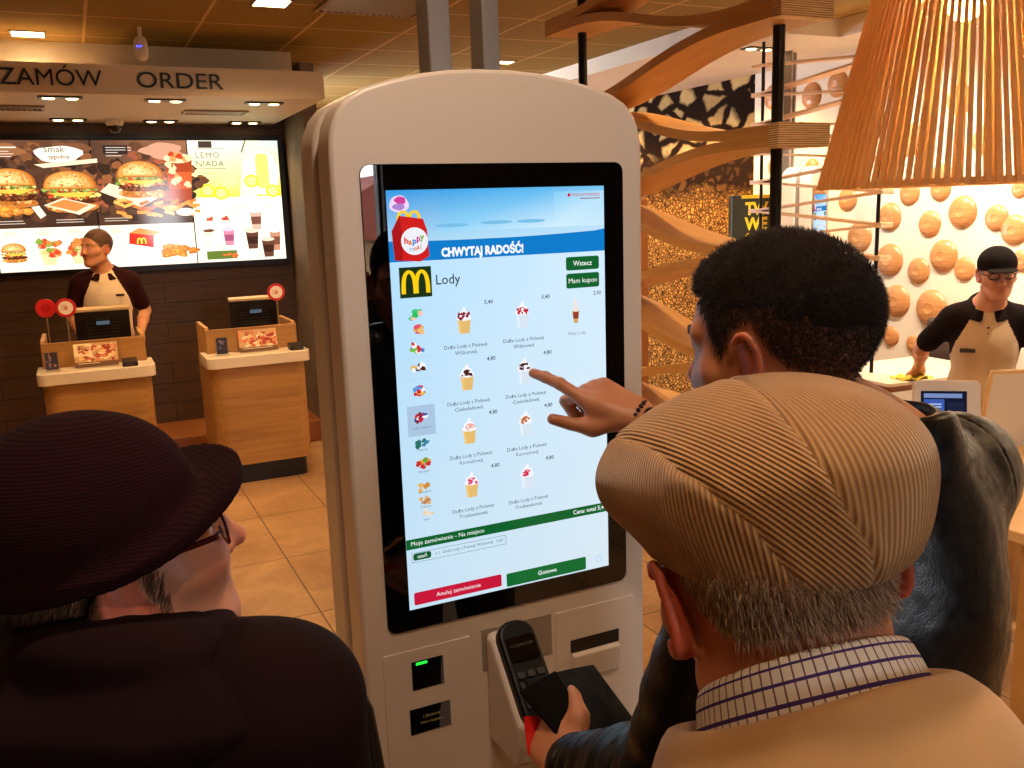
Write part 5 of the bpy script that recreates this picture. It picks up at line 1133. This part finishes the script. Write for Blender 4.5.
    def sprof(th):
        f = max(0, math.cos(th / 1.15)); dz = -.035 * (1 - math.cos(th)) ; h = .040
        return [(0.0, .01 + dz), (.002, .01 + h * .6 + dz), (.003, .012 + h + dz), (.006, .015 + h + dz), (.010, .011 + h + dz), (.015, .01 + h * .5 + dz), (.021, .0 + dz), (.026, -.02 + dz)]
    rows = collar_rows(sprof, .071, .076)
    tr = lambda rows: [[tuple(Mt @ Vector(p)) for p in r] for r in rows]
    arc = [0, .024, .04, .045, .05, .066, .077, .097]
    loft('shirt_collar', tr(rows), check_mat(), root, .0016, uv=lambda r, c_: (c_ * .0112, arc[r]))
    # coat with broad collar
    J = Sdf(); add_torso(J, T2, 1.03, 1.04, .58, belly=.03, inf=.026); add_arm(J, shL, elL, wrL, (.078, .068, .062, .052), .05); add_arm(J, shR, elR, wrR, (.078, .068, .062, .052), .05)
    J.frame(T); J.rc((0, 0, -.14), (0, .0, -.075), .11, .09, k=.05); J.rc((0, .0, -.02), (0, .0, .12), .078, .086, k=.012, op='s'); J.frame(); J.disp = lambda P: .004 * fbm(P, 16, 9, 3)
    m_coat = cloth_mat('beige_coat', (206, 160, 108), .9, 1400, .05, .25, .25, .15); Vj, Fj = J.mesh(.006); np_mesh("coat", O(Vj), Fj, m_coat, root)
    def cprof(th):
        s = abs(th); dz = -.030 * (1 - math.cos(th)); e = .012 * math.sin(th * 3 + .6); w = .012 * (1 - math.cos(th)); 
        return [(.004, -.03 + dz), (.005, -.008 + dz), (.007, .012 + dz), (.011, .022 + dz), (.018, .025 + dz + e * .3), (.026, .019 + dz + e * .4), (.036 + w * .5, -.002 + dz), (.045 + w * .6, -.028 + dz), (.050 + w * .6, -.043 + dz)]
    loft('coat_collar', tr(collar_rows(cprof, .086, .090, -135, 135)), m_coat, root, .005)
    def stit(th): return [(p[0] + .0028, p[1] + .001) for p in cprof(th)[6:8]]
    dress_legs_l(root, T2, .53, 20, org)
    return root
# ------------------------------------------------------------------ 3 the woman in the burgundy hat
def woman():
    org = A3((.01, .93, 0)); root = thing('person', 'person in dark burgundy brimmed hat, glasses and dark coat, face turned right to the kiosk', 'person', tuple(org)); O = lambda V: V - org
    F = Matrix.Translation((.008, .94, 1.42)) @ rotm(84, 9, 6); sc = .95; T = torso_frame((-.015, .925, 1.324), 25, -6)
    R = lambda p: np.array(T)[:3, :3] @ A3(p) + np.array(T)[:3, 3]; Rf = lambda p: np.array(F)[:3, :3] @ (A3(p) * sc) + np.array(F)[:3, 3]
    shL, shR = R((-.17, .01, -.06)), R((.17, .01, -.06)); elL, elR = shL + A3((-.05, .02, -.26)), shR + A3((.02, .0, -.26)); wrL, wrR = elL + A3((.05, .17, -.10)), elR + A3((-.03, .17, -.10))
    S = Sdf(); add_head(S, F, sc, jaw=1.04, nose=.95, neck=False); S.rc(Rf((0, -.02, -.04)), R((0, 0, -.03)), .055, .062, k=.03); S.rc(Rf((0, .05, -.10)), R((0, .04, .0)), .035, .05, k=.04)
    add_torso(S, T, .92, 1.0, belly=.02); add_arm(S, shL, elL, wrL, (.05, .04, .034, .023)); add_arm(S, shR, elR, wrR, (.05, .04, .034, .023)); add_legs(S, *legset(T, .50, 25), 25)
    for w_, e_, rt in ((wrL, elL, False), (wrR, elR, True)): add_hand(S, w_, w_ - e_, (-.3 if not rt else .3, -.2, 1), rt, .9)
    V, Fc = S.mesh(HB); o = np_mesh('body', O(V), Fc, skin_mat('skin_fair', (214, 150, 116), (200, 100, 78), .5), root); red_attr(o, V, F, sc); eyes(root, F, sc, M_plain('brow_brown', (90, 62, 44), .7))
    # hat
    Hh = Sdf(); HF = F @ Matrix.Translation((0, -.020, .052)) @ Matrix.Rotation(math.radians(5), 4, 'X'); Hh.frame(HF); Hh.el((0, -.006, .018), (.095, .113, .090), k=.02)
    def brim(P):
        p = tofr(HF, P); x, y, z = p.T; r = np.hypot(x / .86, y); a = np.arctan2(y, x); fr = .5 + .5 * np.sin(a); r1 = .112 + .042 * fr ** 2; zb = -.010 - .5 * (r - .1) + .8 * np.clip(fr - .5, 0, 1) * (r - .1) * 2.0
        return np.maximum(np.maximum(np.abs(z - zb) * .85 - .0065, r - r1), .086 - r) 
    Hh.fn(brim, (0, 0, 0), .17, k=.018); Hh.plane((0, 0, -.075), (0, 0, -1)); Hh.frame()
    def inner(P): p = tofr(F, P, sc); return np.linalg.norm((p - A3((0, -.015, .04))) / A3((.080, .101, .09)), axis=1) * .085 - .085
    Hh.fn(lambda P: inner(P), tuple(Rf((0, -.015, .04))), .1, 's', .004)
    Hh.disp = lambda P: .0016 * fbm(P, 26, 3, 3); t = NT('burgundy_knit'); c = t.coord('Object', (1, 1, 1)); sp = t.node('SeparateXYZ', {0: c}); wv = t.math('SINE', t.math('ADD', t.math('MULTIPLY', sp.outputs[2], 2 * PI / .0030), t.math('MULTIPLY', t.noise(c, 30, 3).outputs[0], 3.0))); nz = t.noise(c, 500, 3)
    hm = t.bsdf(t.ramp(t.math('MULTIPLY_ADD', wv, .25, nz.outputs[0]), [(.2, srgb(21, 7, 10)), (.8, srgb(43, 14, 19))]), .95, 0, t.bump(t.math('ADD', wv, nz.outputs[0]), .2, .0006), Sheen_Weight=.0, Specular_IOR_Level=.1)
    Vh, Fh = Hh.mesh(.003); np_mesh('hat', O(Vh), Fh, hm, root)
    # hair in front of the ear and at the nape
    def msk(c, n): p = tofr(F, c, sc); return ((p[:, 2] < .05) & (p[:, 2] > -.035) & (p[:, 1] < .028) & (p[:, 1] > .006) & (np.abs(p[:, 0]) > .05)) * 1.0 + ((p[:, 2] < .02) & (p[:, 2] > -.06) & (p[:, 1] < -.035) & (np.linalg.norm(p, axis=1) < .13)) * 1.0
    P, N = sample_mesh(V, Fc, 3500, msk); D = N * .2 + np.array(F)[:3, :3] @ A3((0, -.35, -.8)); D /= np.linalg.norm(D, axis=1)[:, None]
    strands('hair', O(P), D, RNG.uniform(.012, .024, len(P)), .0004, hair_mat('brown_hair', [(0, (90, 60, 38)), (1, (150, 108, 72))]), root, 3, jitter=.15)
    # glasses
    g = thing('glasses', None, None); g.parent = root
    for k in ('label', 'category'):
        if k in g: del g[k]
    L = lambda p: tuple(O(Rf(p))); mf = M_plain('glasses_frame', (74, 14, 18), .2); fr = MB()
    for x in (-1, 1):
        pts = [L((x * (.033 + .025 * math.copysign(abs(math.cos(a)) ** .6, math.cos(a))), .1015 - .06 * abs(.033 + .025 * math.cos(a) * 1) ** 1.3, .016 + .016 * math.copysign(abs(math.sin(a)) ** .7, math.sin(a)))) for a in [2 * PI * i / 28 for i in range(29)]]; fr.tube(pts, .0016, 6)
        fr.tube([L((x * .059, .094, .023)), L((x * .072, .085, .024)), L((x * .0775, .04, .026)), L((x * .083, .0, .024)), L((x * .084, -.02, .01))], [.002, .0034, .003, .0022, .0018], 8)
    fr.tube([L((-.009, .101, .02)), L((0, .1075, .024)), L((.009, .101, .02))], .0015, 6); fo = fr.build('frame', mf, g, True)
    for x in (-1, 1):
        pts = [L((x * (.033 + .024 * math.cos(a)), .1005 - .06 * abs(.033 + .024 * math.cos(a)) ** 1.3, .016 + .0155 * math.sin(a))) for a in [2 * PI * i / 24 for i in range(24)]]; MB().add(pts, [tuple(range(24))]).build('lens', m_acrylic, fo)
    # coat, wide folded collar and shawl
    J = Sdf(); add_torso(J, T, .98, 1.05, .58, belly=.02, inf=.028); add_arm(J, shL, elL, wrL, (.08, .068, .06, .05), .05); add_arm(J, shR, elR, wrR, (.08, .068, .06, .05), .05); J.disp = lambda P: .004 * fbm(P, 15, 12, 3)
    m_coat = cloth_mat('burgundy_coat', (27, 9, 10), .9, 700, .15, .3, .0, .12); Vj, Fj = J.mesh(.006); np_mesh('coat', O(Vj), Fj, m_coat, root)
    K = Sdf(); K.frame(T); n = 30
    for i in range(n):
        a0, a1 = (2 * PI * (i + j) / n for j in (0, 1)); pp = lambda a: ((.088 + .012 * math.sin(2 * a)) * math.sin(a), -.092 * math.cos(a) + .012, .018 - .03 * (1 - math.cos(a)) * .6 + .006 * math.sin(3 * a)); K.rc(pp(a0), pp(a1), .033 + .004 * math.sin(3 * a0 + 1), k=.02)
        qq = lambda a: (.135 * math.sin(a) * (1 + .1 * math.sin(2 * a)), -.118 * math.cos(a) + .01, -.022 - .05 * (1 - math.cos(a)) * .5); K.rc(qq(a0), qq(a1), .030 + .004 * math.sin(4 * a0), k=.03)
    K.rc((.10, .03, -.02), (.205, .03, -.055), .036, .03, k=.05); K.rc((-.10, .03, -.02), (-.19, .03, -.055), .034, .03, k=.05)
    K.frame(); K.disp = lambda P: .006 * fbm(P, 18, 21, 3) + .0055 * np.sin(tofr(T, P)[:, 2] * 95 + tofr(T, P)[:, 0] * 14 + 1.6 * fbm(P, 9, 5, 2)); Vk, Fk = K.mesh(.005); np_mesh('hood_collar', O(Vk), Fk, m_coat, root)
    st = MB(); st.tube([tuple(O(R(p))) for p in ((.150, .01, -.035), (.19, .04, -.022), (.222, .06, -.045), (.240, .065, -.09), (.252, .06, -.17), (.25, .03, -.30))], .010, 8); st.build('bag_strap', M_plain('strap', (18, 12, 12), .5), root, True)
    dress_legs_l(root, T, .50, 25, org)
    return root
# ------------------------------------------------------------------ 4, 5 staff in two-tone polo shirts
def staff(name_label, o, az, pitch, roll, neck, taz, arms, hands, sc, front, sleeve, hair=True, cap=False, glasses=False, lean=0, L=.53, skin=None, tag_=None, kneef=.02, h=.005):
    org = A3((neck[0], neck[1], 0)); root = thing('person', name_label, 'person', tuple(org)); O = lambda V: V - org
    F = Matrix.Translation(o) @ rotm(az, pitch, roll); T = torso_frame(neck, taz, lean); R = lambda p: np.array(T)[:3, :3] @ A3(p) + np.array(T)[:3, 3]
    S = Sdf(); add_head(S, F, sc, neck=False); S.rc(np.array(F)[:3, 3] + A3((0, 0, -.03)), R((0, 0, -.03)), .053, .06, k=.03); add_torso(S, T, .88, 1.0, L)
    sh = [R((-.165, .0, -.07)), R((.165, .0, -.07))]
    for s_, (e, w), (n_, cu) in zip(sh, arms, hands):
        add_arm(S, s_, e, w, (.046, .038, .034, .024)); add_hand(S, w, A3(w) - A3(e), n_, s_ is sh[1], .95, cu)
    add_legs(S, *legset(T, L, taz, kneef=kneef), taz); V, Fc = S.mesh(h); b = np_mesh('body', O(V), Fc, skin, root); red_attr(b, V, F, sc)
    q = tofr(F, V, sc); line = [(-.12, -.05), (-.06, -.03), (-.03, .0), (-.012, .04), (.015, .02), (.03, .0), (.06, .055), (.085, .085), (.12, .09)]; vattr(b, 'stubble', .8 * scalp_mask(q, line) * (np.linalg.norm(q, axis=1) < .16))
    eyes(root, F, sc, M_plain('staff_brow', (40, 26, 18), .7))
    if hair:
        H = Sdf(); H.frame(F, sc); H.el((0, -.016, .053), (.081, .103, .094), k=.01); H.frame()
        def cut(P): p = tofr(F, P, sc); return np.interp(p[:, 1], [a for a, b_ in line], [b_ for a, b_ in line]) - p[:, 2]
        H.p.append((cut, A3((0, 0, 0)), 1e9, 'i', .008)); H.disp = lambda P: .002 * fbm(P, 120, 3, 2); Vh, Fh = H.mesh(.004); ho = np_mesh('hair', O(Vh), Fh, M_plain('staff_hair', (92, 58, 34), .6, bump=.5, bscale=300, var=.3), root)
    if cap:
        C = Sdf(); C.frame(F, sc); C.el((0, -.012, .06), (.090, .11, .088), k=.01); C.el((0, .112, .046), (.070, .064, .007), k=.01); C.plane((0, 0, .036), (0, .02, -1)); C.frame(); np_mesh('visor_cap', *(lambda a: (O(a[0]), a[1]))(C.mesh(.004)), cloth_mat('dark_cap', (24, 17, 14), .9, 900, .1, .3, .0, .08), root)
    if glasses:
        L_ = lambda p: tuple(O(np.array(F)[:3, :3] @ (A3(p) * sc) + np.array(F)[:3, 3])); fr = MB()
        for x in (-1, 1):
            fr.tube([L_((x * (.033 + .025 * math.cos(a)), .102 - .1 * abs(.033 + .025 * math.cos(a)) ** 1.5, .017 + .016 * math.sin(a))) for a in [2 * PI * i / 20 for i in range(21)]], .0028, 6); fr.tube([L_((x * .058, .095, .022)), L_((x * .078, .07, .024)), L_((x * .085, -.01, .02))], .0025, 6)
        fr.tube([L_((-.01, .102, .022)), L_((.01, .102, .022))], .0022, 6); fr.build('glasses', m_black, root, True)
    P = Sdf(); add_torso(P, T, .89, 1.02, L - .02, inf=.014)
    for s_, (e, w) in zip(sh, arms): P.rc(s_, A3(s_) + (A3(e) - A3(s_)) * .72, .062, .058, k=.04)
    P.frame(T); P.rc((0, 0, .0), (0, .03, .12), .062, .075, k=.01, op='s'); P.plane((0, 0, -L - .06), (0, 0, -1)); P.frame(); P.disp = lambda Q: .0035 * fbm(Q, 18, 4, 3)
    Vp, Fp = P.mesh(.0055); po = np_mesh('polo_shirt', O(Vp), Fp, front, root); po.data.materials.append(sleeve); c = tofr(T, Vp)[Fp].mean(1)
    dark = np.abs(c[:, 0]) > np.interp(c[:, 2], [-.35, -.16, -.06, .03], [.18, .138, .090, .05]); po.data.polygons.foreach_set('material_index', dark.astype('i'))
    Mt = Matrix.Translation(tuple(-org)) @ T
    def prof(th): dz = -.032 * (1 - math.cos(th)); return [(.0, .02 + dz), (.002, .052 + dz), (.006, .062 + dz), (.013, .060 + dz), (.028, .036 + dz), (.044, .014 + dz)]
    loft('polo_collar', [[tuple(Mt @ Vector(p)) for p in r] for r in collar_rows(prof, .074, .078, -165, 165)], sleeve, root, .004)
    pl = MB(); pl.M = Mt
    for z in (-.075, -.105, -.135): pl.lathe([(0, -.004), (.006, -.003), (.006, .003), (0, .004)], 10, (0, .128 + (z + .1) * -.25 - .008, z), 'Y')
    pl.build('buttons', m_black, root, True)
    if tag_: tg = MB(); tg.M = Mt; tg.box(*tag_); bevel(tg.build('name_badge', M_plain('badge_dark', (46, 34, 28), .4), root), .002)
    dress_legs_l(root, T, L, taz, org)
    return root
cream = cloth_mat('cream_polo', (226, 204, 170), .85, 900, .05); tanp = cloth_mat('tan_polo', (196, 164, 124), .85, 900, .05); maroon = cloth_mat('dark_sleeves', (46, 18, 18), .9, 900, .1, .3, .0, .1); darkp = cloth_mat('black_sleeves', (26, 16, 14), .9, 900, .1, .3, .0, .1)
LM, LH = leather_man()
old_man(); woman()
flat = ((.25, .35, .2),) * 4
staff('cashier in cream polo with maroon sleeves standing behind the left order counter', (.135, 6.72, 1.575), 232, 2, 0, (.165, 6.78, 1.42), 184, [((.40, 6.85, 1.14), (.34, 6.64, .99)), ((-.06, 6.85, 1.14), (-.01, 6.64, .99))], [((.1, -.2, 1), flat), ((-.1, -.2, 1), flat)], .97, cream, maroon, skin=skin_mat('skin_cashier', (206, 146, 106), (196, 100, 70)), tag_=(-.115, -.06, .118, .128, -.155, -.14))
staff('worker in tan polo, dark cap and glasses wiping the white table', (4.01, 2.95, 1.36), 222, -6, 3, (4.05, 3.02, 1.20), 228, [((4.30, 2.86, .93), (4.20, 2.74, .72)), ((3.97, 3.33, .96), (4.10, 3.45, .835))], [((.6, -.5, .3), flat), ((0, .2, 1), ((.6, .9, .5),) * 4)], .97, tanp, darkp, hair=True, cap=True, glasses=True, lean=-8, L=.46, skin=skin_mat('skin_worker', (196, 136, 98), (186, 92, 62)), tag_=(.05, .12, .12, .132, -.20, -.18), h=.006)
# ------------------------------------------------------------------ what the hand holds
WC = [(0.522, 1.09, 1.079) , (0.63, 1.08, 1.08) , (0.665, 0.94, 0.985) , (0.541, 0.99, 1.015) ]
WO = Vector((.60, 1.06, 1.03)); t = thing('wallet', 'open black leather wallet held in front of the card terminal', 'wallet', WO); wl = leather_mat('wallet_leather', (5, 4, 4), .75)
def sheet(pts, th, mat, name, par, nrm):
    o = MB().slab(pts, th, nrm).build(name, mat, par, True); bevel(o, .0015); return o
nw = Vector((.2, -.70, .68)).normalized()
def bil(c00, c10, c11, c01, nu, nv, bow=0.0):
    c = [Vector(q) - WO for q in (c00, c10, c11, c01)]; r = []
    for i in range(nu + 1):
        u = i / nu; row = []
        for j in range(nv + 1):
            v = j / nv; p = c[0] * (1-u) * (1-v) + c[1] * u * (1-v) + c[2] * u * v + c[3] * (1-u) * v; row.append(p + nw * bow * math.sin(PI * u) * (.4 + .6 * math.sin(PI * v)))
        r.append(row)
    return r
sheet(bil(WC[0], WC[1], WC[2], WC[3], 10, 8, .016), .010, wl, 'outer_leather', t, tuple(nw))
q = [Vector(p) for p in WC]; sheet(bil(q[0] + Vector((-.012, -.004, -.012)), q[0].lerp(q[1], .35) + nw * .016, q[3].lerp(q[2], .3) + nw * .014, q[3] + Vector((-.008, -.004, .012)), 8, 6, .006), .006, M_plain('wallet_lining', (12, 9, 8), .85, Specular_IOR_Level=.1), 'inner_pocket', t, tuple(nw))
t = thing('bank_card', 'red card sticking out below the black wallet', 'card', (.53, 1.055, 1.0))
cm = MB(); cm.M = Matrix.Rotation(math.radians(14), 4, 'Z') @ Matrix.Rotation(math.radians(62), 4, 'X') @ Matrix.Rotation(math.radians(-16), 4, 'Z'); cm.prism(rrect(-.030, .030, -.018, .034, .003), -.0006, .0006); cm.build('card', M_plain('red_card', (206, 30, 26), .35), t, 'auto')
# ================================================================== LIGHT AND CAMERA
def area(name, loc, rot, sx, sy, e, col, spread=None):
    l = bpy.data.lights.new(name, 'AREA'); l.shape = 'RECTANGLE'; l.size = sx; l.size_y = sy; l.energy = e; l.color = col
    if spread: l.spread = spread
    o = bpy.data.objects.new(name, l); COL.objects.link(o); o.location = loc; o.rotation_euler = rot; return o
def point(name, loc, e, col, r=.03):
    l = bpy.data.lights.new(name, 'POINT'); l.energy = e; l.color = col; l.shadow_soft_size = r; o = bpy.data.objects.new(name, l); COL.objects.link(o); o.location = loc; return o
def spot(name, loc, e, col, ang=100, blend=.6, r=.04, rot=(0, 0, 0)):
    l = bpy.data.lights.new(name, 'SPOT'); l.energy = e; l.color = col; l.spot_size = math.radians(ang); l.spot_blend = blend; l.shadow_soft_size = r; o = bpy.data.objects.new(name, l); COL.objects.link(o); o.location = loc; o.rotation_euler = rot; return o
WARM = (1, .62, .30); WARM2 = (1, .60, .28); DAY = (.80, .90, 1.0)
for x, y in DL_BACK + DL_FRONT: spot('counter_downlight', (x, y, 2.46), 17, WARM2, 120)
for x, y, e in ((-.106, 6.22, 14), (1.067, 5.03, 80), (3.09, 6.48, 20)): spot('ceiling_lamp', (x, y, CZ - .02), e, WARM2, 150)
# unseen ceiling lamps of the room, some added to brighten the fascia and divider
for x, y, e in ((-1.4, 3.0, 50), (.5, 2.9, 54), (-1.2, -.6, 5), (2.9, .5, 40), (-.4, 4.85, 50), (3.3, -.8, 8), (3.4, 5.4, 40), (2.9, 3.2, 60)): spot('unseen_lamp', (x, y, CZ - .02), e, WARM, 150)
spot('unseen_lamp', (.0, -.25, CZ - .02), 22, (1, .68, .42), 130)  # added out of view to brighten the old man's nape and cap
spot('unseen_lamp', (.45, .74, CZ - .02), 42, (1, .72, .5), 150)
point('pendant_bulb', (2.075, 1.665, 2.24), 100, (1, .72, .42), .045)
for y in (2.4, 3.3, 4.2): spot('wall_washer', (4.2, y, 2.70), 120, (1, .84, .64), 120, .7, .04, (0, math.radians(-24), 0))
for y in (5.6, 6.6, 7.8): spot('mural_washer', (4.2, y, 2.70), 130, (1, .62, .26), 110, .7, .04, (0, math.radians(-24), 0))
for a, b, z0, z1 in wins:
    o = area('window_portal', ((a + b) / 2, -2.99, (z0 + z1) / 2), (PI / 2, 0, 0), b - a, z1 - z0, 1, DAY); o.data.cycles.is_portal = True
w = bpy.data.worlds.new('World'); SC.world = w; w.use_nodes = True; bg = w.node_tree.nodes['Background']; bg.inputs[0].default_value = (.90, .93, 1, 1); bg.inputs[1].default_value = 16
cd = bpy.data.cameras.new('camera'); cam = bpy.data.objects.new('camera', cd); COL.objects.link(cam); SC.camera = cam
cd.sensor_width = 36; cd.lens = 904 / 1024 * 36; cd.clip_start = .02
cam.matrix_world = Matrix.Translation((0, 0, 1.75)) @ Matrix.Rotation(math.radians(-25.3), 4, 'Z') @ Matrix.Rotation(math.radians(90 - 10.9), 4, 'X') @ Matrix.Rotation(math.radians(-1.9), 4, 'Z')
vs = SC.view_settings; vs.view_transform = 'Standard'; vs.look = 'None'; vs.exposure = .35; vs.gamma = 1; vs.use_curve_mapping = False
SC.cycles.use_denoising = True; SC.cycles.max_bounces = 8; SC.cycles.sample_clamp_indirect = 6
